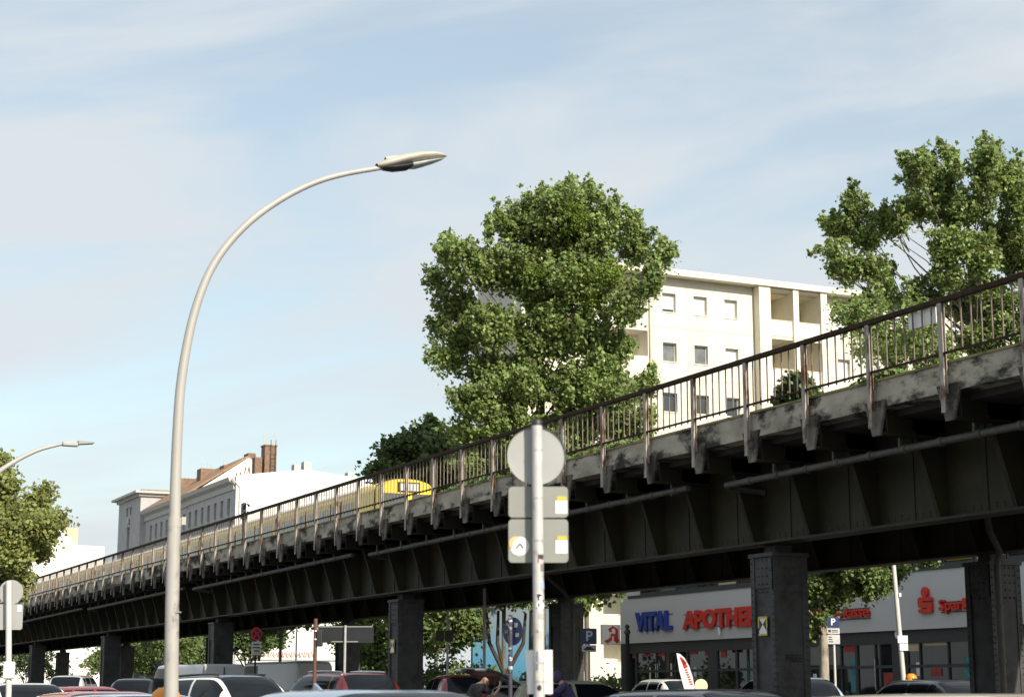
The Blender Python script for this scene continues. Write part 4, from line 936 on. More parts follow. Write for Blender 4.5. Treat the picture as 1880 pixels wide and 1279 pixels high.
# lamp two at the left edge
F2 = 38; s2 = at(-70, 1000, F=F2).y
e0 = at(-70, HY, s=s2)
l2 = thing('street_lamp', 'second street lamp with flat slim head reaching in from the left edge', 'street lamp', (e0.x, s2, 0), group='street lamps')
Q = spline([Vector((e0.x, s2, 0)), at(-70, 1100, s=s2), at(-66, 980, s=s2), at(-48, 915, s=s2), at(-15, 876, s=s2), at(25, 848, s=s2), at(70, 826, s=s2), at(116, 814, s=s2)])
mb = MB(); mb.tube(Q, [.09 - .055 * i / len(Q) for i in range(len(Q))], 12); mb.build('pole', lamp_paint, l2, smooth=True)
h0, h1, h2 = at(114, 814, s=s2), at(144, 812, s=s2), at(172, 812.5, s=s2)
mb = MB(); mb.box(h0.x, h1.x, s2 - .09, s2 + .09, h0.z - .05, h0.z + .045); hd = mb.build('gear_housing', lamp_paint, l2, bevel=.02)
mb = MB(); mb.prism([(h1.x - .02, h1.z - .05), (h2.x, h2.z - .02), (h2.x, h2.z + .005), (h1.x - .02, h1.z + .03)], 'y', s2 - .13, s2 + .13); mb.build('light_panel', sign_back2, l2)

# ------------------------------------------------------------------ signs and poles
def frame_at(px, F): p = at(px, HY, F=F); return Vector((p.x, p.y, 0))
# nearest round sign seen from behind
F_ = 12.4; base = frame_at(990, F_); S = F_ / FPX
sg = thing('traffic_sign', 'grey back of a round sign with two plates on a stickered pole, nearest at centre', 'traffic sign', base, -AZ, 'traffic signs seen from behind')
def lz(py): return at(990, py, F=F_).z
def lx(px): return (px - 990) * S
mb = MB(); mb.tube([(0, 0, 0), (0, 0, 1.35), (lx(987) , 0, lz(775))], .0385, 20); mb.build('pole', mat('stickered pole paint', (.50, .48, .47), .5, .1, .12, 14, (.33, .30, .28), (.55, .72), stretch=(1, 1, .7)), sg, smooth=True, local=True)
mb = MB(); mb.lathe((lx(987), 0, lz(776)), [(.041, -.02), (.041, .01), (.03, .025), (.005, .03)], 16); mb.build('cap', black_p, sg, smooth=True, local=True)
mb = MB(); mb.disc((lx(986.5), .065, lz(834)), .211, 'y', .004, 48); ds = mb.build('round_plate', sign_back, sg, local=True)
mb = MB()
for k in range(48):
    t0, t1 = 2 * math.pi * k / 48, 2 * math.pi * (k + 1) / 48
    mb.quad(*[(lx(986.5) + r * math.cos(t), y, lz(834) + r * math.sin(t)) for r, y, t in ((.2115, .045, t0), (.2115, .045, t1), (.2115, .07, t1), (.2115, .07, t0))])
mb.build('rim', sign_back, ds, local=True)
def rrect(x0, x1, z0, z1, r, k=5):
    o = []
    for cx, cz_, a in ((x1 - r, z1 - r, 0), (x0 + r, z1 - r, 90), (x0 + r, z0 + r, 180), (x1 - r, z0 + r, 270)):
        for j in range(k + 1): t = math.radians(a + 90 * j / k); o.append((cx + r * math.cos(t), cz_ + r * math.sin(t)))
    return o
for (py0, py1) in ((891, 948), (951, 1031)):
    mb = MB(); mb.prism(rrect(lx(934.5), lx(1044.5), lz(py1), lz(py0), .028), 'y', .062, .068); o = mb.build('plate', sign_back2, sg, local=True)
    x0, x1 = (1022, 1042) 
    zt = lz(py0 + (18 if py0 < 900 else 31)); 
    MB().box(lx(x0 + 2), lx(x1), .0585, .0615, zt - .028, zt).build('sticker', yellow_p, o, local=True)
    MB().box(lx(x0 - 1), lx(x1 + 1), .0580, .061, zt - .125, zt - .030).build('sticker', white_p, o, local=True)
    if py0 > 900:
        mb = MB(); mb.disc((lx(955), .060, lz(1001)), .068, 'y', .003, 24); mb.build('sticker', white_p, o, local=True)
        mb = MB(); mb.disc((lx(948), .0585, lz(996)), .05, 'y', .002, 20); mb.build('sticker', mat('pale orange paper', (.7, .45, .2), .6), o, local=True)
        mb = MB(); mb.disc((lx(957), .0565, lz(1001)), .06, 'y', .002, 20); mb.build('sticker', white_p, o, local=True)
        mb = MB(); mb.tube([(lx(949), .054, lz(1004)), (lx(956), .054, lz(996)), (lx(962), .054, lz(1004))], .006, 5); mb.build('sticker', blue_p, o, local=True)
mb = MB()
for py in (826, 914, 992, 1216, 1250):
    z = lz(py); x = lx(987 + (py - 775) / 160); mb.tube([(x, 0, z - .007), (x, 0, z + .007)], .0405, 18); mb.box(x - .03, x + .03, .03, .064, z - .01, z + .01)
mb.build('clamp', galv, sg, local=True)
def pole_patch(px0, px1, py0, py1, m, nm='sticker', rr=.0392):
    a0 = math.asin(max(-1, min(1, (px0 - 990) * S / .0385))); a1 = math.asin(max(-1, min(1, (px1 - 990) * S / .0385)))
    rows = [[(rr * math.sin(a0 + (a1 - a0) * k / 6), -rr * math.cos(a0 + (a1 - a0) * k / 6), z) for k in range(7)] for z in (lz(py1), lz(py0))]
    mb = MB(); mb.grid(rows); mb.build(nm, m, sg, smooth=True, local=True)
def pole_round(pyc, rpx, m, rr, sx=1.0, pxc=990):
    vs = []; k = 24
    for j in range(k):
        t = 2 * math.pi * j / k; u = ((pxc - 990) + rpx * sx * math.cos(t)) * S; a = max(-1.45, min(1.45, u / .0385)); vs.append((rr * math.sin(a), -rr * math.cos(a), lz(pyc + rpx * 1.35 * math.sin(t))))
    c0 = sum((Vector(v) for v in vs), Vector()) / k; ca = (pxc - 990) * S / .0385; c0 = Vector((rr * math.sin(ca), -rr * math.cos(ca), lz(pyc)))
    mb = MB(); mb.add(vs + [c0], [(j, (j + 1) % k, k) for j in range(k)]); mb.build('sticker', m, sg, local=True)
pole_patch(984, 998, 1018, 1026, black_p); pole_patch(982, 990, 1026, 1034, red_p); pole_patch(982, 985, 1050, 1072, black_p); pole_patch(993, 999, 1068, 1082, mat('pale blue paper', (.35, .42, .65), .6))
pole_round(1104, 12, white_p, .0396); pole_round(1104, 10.5, black_p, .0402); pole_round(1110, 6, white_p, .0408, 1.1, 992); pole_round(1098, 3, white_p, .0409, 1.2, 994)
pole_patch(983, 988, 1156, 1161, black_p); pole_patch(986, 994, 1205, 1215, mat('pale violet paper', (.4, .4, .62), .6)); pole_patch(984, 994, 1235, 1242, mat('buff paper', (.6, .5, .38), .6)); pole_round(1262, 4, black_p, .0398)
pole_patch(993, 998, 1035, 1048, mat('grey scuffs', (.2, .19, .18), .7)); pole_patch(982, 986, 1120, 1150, mat('grey scuffs', (.2, .19, .18), .7)); pole_patch(988, 998, 1126, 1136, mat('grey paper', (.38, .37, .36), .7)); pole_patch(983, 996, 1163, 1172, mat('pale rust paper', (.5, .42, .36), .7)); pole_patch(984, 988, 1195, 1230, mat('grey scuffs', (.2, .19, .18), .7)); pole_patch(983, 990, 1178, 1190, mat('buff paper', (.6, .5, .38), .6))
mb = MB(); z0, z1 = lz(1273), lz(1192)
mb.add([(lx(965), .075, z1), (lx(981), .046, z1), (lx(1014.5), .046, z1), (lx(1014.5), .046, z0), (lx(975), .046, z0), (lx(969), .06, z0)], [(0, 1, 4, 5), (1, 2, 3, 4)])
o = mb.build('lower_plate', white_p, sg, local=True)
so_ = o.modifiers.new('solid', 'SOLIDIFY'); so_.thickness = .005

# left sign
F_ = 30; base = frame_at(17, F_); S = F_ / FPX
sg = thing('traffic_sign', 'grey back of a round sign on a leaning pale pole at the left edge', 'traffic sign', base, -AZ, 'traffic signs seen from behind')
mb = MB(); mb.tube([(0, 0, 0), ((16 - 17) * S, 0, 1.33), ((5 - 17) * S, 0, at(5, 1066, F=F_).z)], .05, 14); mb.build('pole', pole_white, sg, smooth=True, local=True)
mb = MB(); mb.disc(((8 - 17) * S, .08, at(5, 1086, F=F_).z), .21, 'y', .01, 32); mb.build('round_plate', sign_back, sg, local=True)
mb = MB(); mb.prism(rrect((-14 - 17) * S, (32 - 17) * S, at(5, 1155, F=F_).z, at(5, 1108, F=F_).z, .04), 'y', .075, .085); o = mb.build('plate', sign_back, sg, local=True)
mb = MB(); mb.box((22 - 17) * S, (29 - 17) * S, .07, .074, at(5, 1122, F=F_).z, at(5, 1110, F=F_).z); mb.build('sticker', white_p, o, local=True)
mb = MB(); mb.box((6 - 17) * S, (26 - 17) * S, -.08, .0, at(5, 1245, F=F_).z, at(5, 1214, F=F_).z); mb.build('small_box', white_p, sg, local=True, bevel=.02)

def simple_pole(label, px, pyt, F, wpx, m, cat='pole', name='pole', grp=None, extra=None, rz=None):
    base = frame_at(px, F); t = thing(name, label, cat, base, -AZ if rz is None else rz, grp)
    mb = MB(); mb.tube([(0, 0, 0), (0, 0, at(px, pyt, F=F).z)], wpx * F / FPX / 2, 12); mb.build('mast' if name != 'pole' else 'post', m, t, smooth=True, local=True)
    return t
# destination board seen from behind
F_ = 40; S = F_ / FPX; z = lambda py: at(632, py, F=F_).z
t = thing('direction_board', 'wide dark back of a direction board on a pale post', 'sign', frame_at(632, F_), -AZ)
mb = MB(); mb.tube([(0, 0, 0), (0, 0, z(1147))], .03, 12); mb.build('post', galv, t, smooth=True, local=True)
mb = MB(); mb.prism(rrect((582 - 632) * S, (683 - 632) * S, z(1179), z(1148), .04), 'y', .04, .055); o = mb.build('board', sign_dark, t, local=True)
mb = MB(); mb.box((584 - 632) * S, (681 - 632) * S, .03, .039, z(1150.5), z(1148.5)); mb.box((607 - 632) * S, (655 - 632) * S, .03, .039, z(1178), z(1176)); mb.build('stiffener', sign_back2, o, local=True)
mb = MB(); mb.box((587 - 632) * S, (591 - 632) * S, .034, .039, z(1175), z(1167)); mb.build('sticker', white_p, o, local=True)
# traffic light post
F_ = 39; S = F_ / FPX; z = lambda py: at(577, py, F=F_).z
t = simple_pole('rust brown traffic light post left of the dark direction board', 577, 1135, F_, 7, mat('brown pole', (.11, .055, .035), .6), 'traffic light', 'traffic_light')
mb = MB(); mb.box(.03, .16, -.08, .1, z(1186), z(1156)); mb.build('housing', black_p, t, local=True, bevel=.02)
mb = MB()
for py in (1159, 1174): mb.box(-.01, .05, -.07, -.02, z(py), z(py - 2.5))
mb.build('bracket', white_p, t, local=True)
# no stopping sign
F_ = 60; S = F_ / FPX; z = lambda py: at(467, py, F=F_).z
t = simple_pole('shaded no stopping sign, blue disc with red cross, on a dark pole', 467, 1150, F_, 3.4, steel_dark, 'traffic sign', 'traffic_sign', rz=-AZ + .75)
mb = MB(); mb.disc((0, -.04, z(1163)), .22, 'y', .01, 28); o = mb.build('disc', red_p, t, local=True)
mb = MB(); mb.disc((0, -.049, z(1163)), .17, 'y', .005, 24); mb.build('blue_field', blue_p, o, local=True)
mb = MB()
for s in (-1, 1): mb.add([(-.14, -.053, z(1163) + s * .10), (-.10, -.053, z(1163) + s * .14), (.14, -.053, z(1163) - s * .10), (.10, -.053, z(1163) - s * .14)], [(0, 1, 2, 3)])
mb.build('red_cross', red_p, o, local=True)
mb = MB(); mb.box(-.19, .19, -.045, -.035, z(1202), z(1177)); o = mb.build('plate', mat('shaded plate white', (.55, .55, .53), .5), t, local=True)
mb = MB()
for k, (a, b) in enumerate(((-.13, .13), (-.15, .15), (-.1, .12))): mb.box(a, b, -.05, -.046, z(1183 + 6 * k), z(1181 + 6 * k))
mb.build('text_lines', black_p, o, local=True)
# sign back (brown) with pale post
F_ = 62; S = F_ / FPX; z = lambda py: at(820, py, F=F_).z
t = simple_pole('pale post carrying two dark sign backs in front of the foliage', 821, 1120, F_, 4, pole_white, 'traffic sign', 'traffic_sign', 'traffic signs seen from behind')
for a, b in ((800, 815), (816, 832)): MB().box((a - 821) * S, (b - 821) * S, -.06, -.045, z(1177), z(1157)).build('plate', mat('brown sign back', (.075, .065, .05), .6), t, local=True)
# slim poles
t = simple_pole('slim cream pole in front of the blue hoarding', 889, 1080, 60, 5.5, pole_white, 'pole'); MB().box(.04, .1, -.04, .04, at(889, 1141, F=60).z, at(889, 1136, F=60).z).build('junction_box', white_p, t, local=True)
simple_pole('slim grey pole right of the round sign pole', 1044.5, 1090, 62, 5, galv, 'pole')
simple_pole('thin pale pole between the third pillar and the white van', 542, 1150, 95, 3, pole_white, 'pole')
# stickered dark post with round blue sign
F_ = 38; S = F_ / FPX; z = lambda py: at(937, py, F=F_).z
t = simple_pole('dark post plastered with stickers carrying a scuffed round blue sign', 937, 1128, F_, 8, mat('dark stickered post', (.045, .042, .06), .6, 0, .3, 8, (.45, .45, .48), (.60, .66)), 'traffic sign', 'traffic_sign', rz=-AZ - .8)
mb = MB(); mb.disc((0, .075, z(1158)), .30, 'y', .012, 32); o = mb.build('disc', blue_p, t, local=True)
mb = MB()
for k, (x, zz, a, b) in enumerate(((-.19, 1158, .09, .07), (-.1, 1170, .08, .1), (.14, 1165, .1, .08), (.1, 1147, .09, .1), (-.16, 1145, .06, .05))): mb.box(x - a / 2, x + a / 2, .062, .068, z(zz) - b / 2, z(zz) + b / 2)
mb.build('stickers', mat('mixed paper', (.35, .33, .25), .7, 0, .5, 9), o, local=True)
mb = MB()
for py, h, m in ((1141, 4, 0), (1188, 4, 0), (1199, 3, 0), (1209, 4, 0), (1225, 3, 0), (1240, 4, 0)): mb.tube([(0, 0, z(py + h)), (0, 0, z(py - h))], .0485, 12)
mb.build('paper_bands', mat('paper scraps', (.5, .5, .5), .7, 0, .3, 6, (.06, .05, .1), (.46, .52)), t, local=True)
# P sign with car plate
F_ = 46; S = F_ / FPX; z = lambda py: at(1082, py, F=F_).z
t = thing('parking_sign', 'shaded blue P sign with a car pictogram plate left of the pharmacy', 'sign', frame_at(1082, F_), -AZ)
mb = MB(); mb.tube([(0, 0, 0), (0, 0, z(1152))], .03, 12); mb.build('post', galv, t, smooth=True, local=True)
mb = MB(); mb.prism(rrect(-14 * S, 14 * S, z(1182), z(1153), .03), 'y', -.05, -.04); o = mb.build('plate', blue_p, t, local=True)
text_mesh('letter', 'P', .36, mat('dull white', (.5, .5, .5), .5), o, Matrix.Translation((0, -.054, z(1167.5))) @ Matrix.Rotation(math.pi / 2, 4, 'X'), .008)
mb = MB(); mb.prism(rrect(-13 * S, 13 * S, z(1196), z(1183.5), .02), 'y', -.05, -.04); o = mb.build('car_plate', mat('dull white', (.5, .5, .5), .5), t, local=True)
zc = z(1190); mb = MB(); mb.prism([(-.14, zc - .04), (.14, zc - .04), (.14, zc), (.08, zc + .01), (.04, zc + .055), (-.06, zc + .055), (-.1, zc + .01), (-.14, zc)], 'y', -.056, -.051); mb.build('pictogram', black_p, o, local=True)
# black post with finial
F_ = 40; z = lambda py: at(1152, py, F=F_).z
t = simple_pole('black iron post with a ball finial by the shop corner', 1153, 1160, F_, 7.5, mat('black stickered iron', (.010, .010, .010), .6, 0, .2, 6, (.30, .28, .26), (.68, .72), spec=.2), 'post', 'iron_post')
mb = MB(); mb.lathe((0, 0, z(1160)), [(.06, -.04), (.075, 0), (.06, .05), (.03, .07), (.055, .11), (.05, .15), (.01, .18)], 14); mb.build('finial', black_p, t, smooth=True, local=True)
# beach flag
F_ = 52; S = F_ / FPX; z = lambda py: at(1258, py, F=F_).z
t = thing('beach_flag', 'white feather flag with red print above the white hatchback', 'flag', frame_at(1262, F_), -AZ)
pl = [(1243.5, 1198), (1250, 1199.5), (1258, 1207), (1266, 1222), (1272, 1242), (1275, 1262), (1277, 1285), (1262, 1285), (1254, 1255), (1248, 1230)]
mb = MB(); mb.prism([((x - 1262) * S, z(y)) for x, y in pl], 'y', -.006, .006); o = mb.build('cloth', white_p, t, local=True)
mb = MB(); mb.tube([(0.0, .02, 0), ((1262 - 1262) * S, .02, z(1285)), ((1253 - 1262) * S, .02, z(1250)), ((1246 - 1262) * S, .02, z(1215)), ((1243.5 - 1262) * S, .02, z(1197))], .012, 6); mb.build('rod', black_p, t, local=True)
mb = MB()
for d in (0, 4.5): mb.prism([((x - 1262) * S, z(y)) for x, y in ((1249 + d * .9, 1206 + d), (1252 + d * .9, 1205 + d), (1262 + d * .4, 1216 + d * 1.6), (1256 + d * .3, 1221 + d), (1254 + d * .3, 1218 + d))], 'y', -.012, -.008)
mb.build('emblem', red_p, o, local=True)
mb = MB()
for k in range(8): u, v = 1256 + k * 1.5, 1224 + k * 4.3; mb.prism([((x - 1262) * S, z(y)) for x, y in ((u, v), (u + 4.6, v - 1.2), (u + 5.3, v + .9), (u + 3.2, v + 2.4), (u + .6, v + 2.2))], 'y', -.012, -.008)
mb.build('print', red_p, o, local=True)
# round cream sign on a short post
F_ = 53; z = lambda py: at(1287, py, F=F_).z
t = simple_pole('round cream coloured disc on a short post beside the feather flag', 1287, 1262, F_, 2.6, galv, 'sign', 'round_sign')
mb = MB(); mb.disc((0, -.03, z(1258)), .20, 'y', .03, 28); mb.build('disc', mat('cream disc', (.78, .66, .45), .5), t, local=True, bevel=.008)
# parking sign before the bank
F_ = 50; S = F_ / FPX; z = lambda py: at(1532, py, F=F_).z
t = thing('parking_sign', 'blue P sign with two time plates on a white post by the street tree', 'sign', frame_at(1534, F_), -AZ)
mb = MB(); mb.tube([(0, 0, 0), (0, 0, z(1134))], .036, 12); mb.build('post', pole_white, t, smooth=True, local=True)
mb = MB(); mb.prism(rrect((1522 - 1534) * S, (1544 - 1534) * S, z(1151), z(1132), .03), 'y', -.06, -.048); o = mb.build('plate', blue_p, t, local=True)
text_mesh('letter', 'P', .26, white_p, o, Matrix.Translation(((1533 - 1534) * S, -.064, z(1141.5))) @ Matrix.Rotation(math.pi / 2, 4, 'X'), .006)
for a, b in ((1163, 1152.5), (1181.5, 1164.5)):
    mb = MB(); mb.prism(rrect((1522 - 1534) * S, (1544.5 - 1534) * S, z(a), z(b), .02), 'y', -.06, -.048); o = mb.build('time_plate', mat('dull white', (.5, .5, .5), .5), t, local=True)
    mb = MB(); h = z(b) - z(a); x0 = (1524 - 1534) * S
    if a < 1165: mb.box(x0, x0 + .07, -.065, -.061, z(a) + .3 * h, z(a) + .75 * h); mb.box(x0 + .1, x0 + .27, -.065, -.061, z(a) + .3 * h, z(a) + .42 * h); mb.box(x0 + .1, x0 + .27, -.065, -.061, z(a) + .58 * h, z(a) + .7 * h)
    else:
        for k in range(3): mb.box(x0, x0 + .13 - .02 * k, -.065, -.061, z(a) + h * (.2 + .25 * k), z(a) + h * (.3 + .25 * k))
    mb.build('text_lines', black_p, o, local=True)
# white lamp pole before the bank
F_ = 52; S = F_ / FPX
b = frame_at(1661, F_); t = thing('street_lamp', 'slim white lamp post with two small plates before the bank windows', 'street lamp', b, -AZ, 'street lamps')
mb = MB(); top = at(1649, 1020, F=F_).z; mb.tube([(0, 0, 0), ((1659.5 - 1661) * S, 0, at(1660, 1240, F=F_).z), ((1649.5 - 1661) * S, 0, top), ((1643 - 1661) * S, 0, 7.0)], [.085, .075, .065, .06], 14); mb.build('pole', pole_white, t, smooth=True, local=True)
mb = MB(); mb.box((1643 - 1661) * S - .12, (1643 - 1661) * S + .5, -.1, .1, 7.0, 7.12); mb.build('lamp_head', lamp_paint, t, local=True, bevel=.03)
mb = MB(); mb.box((1651 - 1661) * S, (1669 - 1661) * S, -.1, -.085, at(1660, 1179.5, F=F_).z, at(1660, 1166, F=F_).z); mb.box((1654 - 1661) * S, (1669 - 1661) * S, -.1, -.085, at(1660, 1193.5, F=F_).z, at(1660, 1180.5, F=F_).z); mb.build('plate', white_p, t, local=True)
MB().box((1657 - 1661) * S, (1661 - 1661) * S, -.09, -.05, at(1660, 1095, F=F_).z, at(1660, 1088, F=F_).z).build('sensor', white_p, t, local=True)

# ------------------------------------------------------------------ vehicles
def car(name, label, pos, heading, Ln, Wd, H, m, roof_m=None, van=False, belt=None, gh0=.24, gh1=.97, peak=.45, rails=False, cat='car', glassy=True, tail=.55, front_slope=.30, rear_slope=.16, rear_glass=True):
    """car with its nose along +y of its own frame; heading clockwise from +Y"""
    t = thing(name, label, cat, (pos[0], pos[1], .01), -heading, 'cars parked and driving round the viaduct')
    zb = belt or H * (.62 if not van else .55); hw = Wd / 2
    def body(u, th, off=0):   # u 0 nose .. 1 tail, th 0..pi over the top
        y = Ln * (.5 - u); e = min(u, 1 - u) / .10
        wr = hw * (1 - .22 * max(0, 1 - e) ** 2)
        hood = zb - (.04 + .16 * max(0, (gh0 + .06 - u) / (gh0 + .06)) ** 1.4) * (0 if van else 1) - (.06 * max(0, (u - .95) / .05) if not van else 0)
        hgt = hood - .22 - .25 * max(0, 1 - e * 1.6) ** 2 * .5
        cs, sn = math.cos(th), math.sin(th)
        return Vector((wr * math.copysign(abs(cs) ** .45, cs) * (1 - .03 * sn), y, .22 + hgt * abs(sn) ** .42))
    mb = MB(); U = [0, .01, .03, .06, .1, .2, .3, .45, .6, .75, .85, .92, .96, .985, 1]; TH = [math.pi * k / 16 for k in range(17)]
    mb.grid([[body(u, th) for th in TH] for u in U])
    for u in (0, 1): mb.add([body(u, th) for th in TH], [tuple(range(17))])
    mb.box(-hw * .92, hw * .92, -Ln * .46, Ln * .46, .2, .3)
    bd = mb.build('body', m, t, smooth=True, local=True)
    Lg = (gh1 - gh0) * Ln; a_ = .36 if not van else .13; tum = .17 if not van else .04
    def rf(v):  # roof height profile, v 0 windscreen base .. 1 tail base
        f_ = min(1, v / front_slope); r_ = min(1, (1 - v) / rear_slope); f_ = math.sin(f_ * math.pi / 2) ** .85; r_ = math.sin(r_ * math.pi / 2) ** tail
        return f_ * r_ * (1 - .10 * ((v - peak) / .6) ** 2 * (0 if van else 1))
    def gh(v, th, off=0):
        y = Ln * (.5 - gh0) - v * Lg; hh = (H - zb + .06) * rf(v); cs, sn = math.cos(th), abs(math.sin(th))
        zfrac = sn ** a_; endw = 1 - .10 * max(0, 1 - min(v, 1 - v) / .2) ** 2
        x = hw * .955 * endw * math.copysign(abs(cs) ** a_, cs) * (1 - tum * zfrac * rf(v))
        return Vector((x, y, zb - .06 + hh * zfrac))
    def ghn(v, th, off):
        p = gh(v, th); e = 1e-3; du = gh(min(v + e, .9995), th) - gh(max(v - e, .0005), th); dt = gh(v, th + e) - gh(v, th - e); n_ = du.cross(dt)
        if n_.length < 1e-12: return p
        n_.normalize(); c0 = Vector((0, p.y, zb)); 
        if n_.dot(p - c0) < 0: n_.negate()
        return p + n_ * off
    V = [0, .02, .05, .09, .14, .2, .26, .33, .4, .5, .6, .7, .78, .84, .89, .93, .96, .985, 1]; T2 = [math.pi * k / 28 for k in range(29)]
    mb = MB(); mb.grid([[gh(v, th) for th in T2] for v in V]); cb = mb.build('cabin', m, t, smooth=True, local=True)
    thf = lambda h: math.asin(min(1, h ** (1 / a_)))
    if roof_m:
        mb = MB(); mb.grid([[ghn(v, t0, .004) for t0 in np.linspace(thf(.93), math.pi - thf(.93), 14)] for v in np.linspace(front_slope * .8, 1 - rear_slope * .7, 14)]); mb.build('roof', roof_m, cb, smooth=True, local=True)
    # glass: windscreen, rear window, side windows
    t0 = .98
    mb = MB(); mb.grid([[ghn(v, q, .004) for q in np.linspace(t0, math.pi - t0, 15)] for v in np.linspace(.03, front_slope * (.80 if not van else .7), 8)]); mb.build('windscreen', car_glass, t, smooth=True, local=True)
    if rear_glass:
        mb = MB(); mb.grid([[ghn(v, q, .004) for q in np.linspace(t0, math.pi - t0, 15)] for v in np.linspace(1 - rear_slope * .72, .985, 7)]); mb.build('rear_window', car_glass, t, smooth=True, local=True)
    segs = [(front_slope * .42, .50), (.53, .76), (.785, .93 - rear_slope * .35)] if not van else [(front_slope * .5, .36)]
    for s in (0, 1):
        for v0, v1 in segs:
            rows = []
            for v in np.linspace(v0, v1, 9):
                lo, hi = thf(.16), thf(.86)
                rows.append([ghn(v, (q if s == 0 else math.pi - q), .005) for q in np.linspace(lo, hi, 6)])
            mb = MB(); mb.grid(rows); mb.build('side_window', car_glass, t, smooth=True, local=True)
    for sx in (-1, 1):
        for yy_ in (Ln * .32, -Ln * .30):
            mb = MB(); mb.disc((sx * (hw - .10), yy_, .32), .32, 'x', .22, 24); wl = mb.build('wheel', tyre_m, t, local=True)
            mb = MB(); mb.disc((sx * (hw + .012), yy_, .32), .2, 'x', .01, 16); mb.build('rim', rim_m, wl, local=True)
        mb = MB(); yh = Ln * .485; mb.ball((sx * hw * .70, yh - .06, zb - .22), (.16, .10, .08)); mb.build('headlight', lens_w, t, smooth=True, local=True)
        mb = MB()
        if van: mb.box(sx * hw * .93 - .06, sx * hw * .93 + .06, -Ln * .5 - .012, -Ln * .5 + .1, zb - .45, zb + .35)
        else: mb.ball((sx * hw * .80, -Ln * .475, zb - .07), (.13, .10, .11))
        mb.build('tail_light', lens_r, t, smooth=True, local=True)
        mb = MB(); mb.ball((sx * (hw + .09), Ln * (.5 - gh0) - Lg * .17, zb + .06), (.10, .05, .075)); mb.build('mirror', m if not rails else black_p, t, smooth=True, local=True)
        if rails:
            mb = MB(); P_ = [ghn(v, (thf(.965) if sx > 0 else math.pi - thf(.965)), .035) for v in np.linspace(front_slope * .95, 1 - rear_slope * 1.1, 9)]; mb.tube(P_, .022, 8); mb.build('roof_rail', black_p if rails is True else rails, t, smooth=True, local=True)
    if van:
        mb = MB(); mb.box(-.012, .012, -Ln * .5 - .008, -Ln * .5 + .05, .5, H - .12); mb.build('door_seam', black_p, t, local=True)
    mb = MB(); mb.box(-.26, .26, -Ln / 2 - .012, -Ln / 2 + .01, .62, .73); mb.box(-.26, .26, Ln / 2 - .01, Ln / 2 + .012, .45, .56); mb.build('number_plate', white_p, t, local=True)
    return t, gh, ghn
R = math.radians
def P(px, F): q = at(px, HY, F=F); return (q.x, q.y)
white_pt = paint('white', (.72, .71, .68)); silver = paint('silver', (.42, .44, .46)); bluegrey = paint('blue grey', (.22, .28, .38)); blackp = paint('black', (.012, .013, .016)); redp = paint('red', (.22, .02, .015))
dred = paint('dark red', (.085, .010, .010)); pink = paint('faded red', (.42, .09, .08)); beige = paint('beige', (.42, .41, .33)); vanw = paint('van grey white', (.50, .51, .52), .4); palebl = paint('pale blue', (.36, .44, .56)); cream_c = paint('cream', (.60, .56, .46))
car('car', 'white compact crossover with black roof and roof rails facing the viewer', P(436, 36), R(166), 4.3, 1.80, 1.62, white_pt, blackp, rails=True, gh0=.26)
car('car', 'white hatchback facing the viewer at the lower left corner', P(40, 34), R(172), 4.2, 1.76, 1.455, white_pt)
car('car', 'silver people carrier parked askew beside the far left pillars', P(137, 74), R(24), 4.2, 1.75, 1.93, silver, gh0=.18)
car('car', 'faded red car roof in the foreground left of the lamp post', P(196, 24), R(178), 4.3, 1.72, 1.305, pink)
car('car', 'pale blue car roof in the foreground just left of the lamp post', P(262, 22), R(178), 4.4, 1.72, 1.275, palebl)
car('car', 'small red car parked behind the foreground red roof', P(168, 46), R(60), 3.8, 1.65, 1.42, redp)
car('car', 'black estate car parked just left of the lamp post', P(272, 60), R(30), 4.6, 1.8, 1.72, blackp, gh0=.2)
car('delivery_van', 'pale grey panel van with bare rear doors behind the white crossover', P(517, 76), R(-14), 5.4, 1.98, 2.5, vanw, van=True, gh0=.08, gh1=.995, front_slope=.16, rear_slope=.03, tail=.25, cat='van', rear_glass=False, belt=1.35)
car('delivery_van', 'pale panel van with red tail light right beside the lamp post', P(358, 66), R(-8), 5.2, 1.95, 2.25, vanw, van=True, gh0=.08, gh1=.995, front_slope=.16, rear_slope=.03, tail=.25, cat='van', rear_glass=False, belt=1.3)
car('car', 'dark red hatchback with pale roof rails left of the direction board post', P(615, 41), R(-6), 4.3, 1.8, 1.73, dred, rails=chrome, gh0=.22)
nc, g1, g2 = car('car', 'silver blue car roof with a shark fin aerial at the bottom centre', P(712, 14.2), R(176), 4.5, 1.82, 1.325, bluegrey, front_slope=.32, rear_slope=.3)
q = g1(.62, math.pi / 2); mb = MB(); mb.prism([(q.y - .12, q.z - .02), (q.y + .10, q.z - .02), (q.y - .10, q.z + .055)], 'x', -.012 + .22, .012 + .22); mb.build('aerial', bluegrey, nc, local=True)
car('car', 'red crossover behind the man in black', P(842, 47), R(14), 4.3, 1.82, 1.72, redp, gh0=.22)
oc, g1, g2 = car('car', 'beige estate car with its tailgate raised behind the round sign pole', P(1052, 45), R(84), 4.7, 1.8, 1.56, beige, gh0=.2, rear_slope=.12)
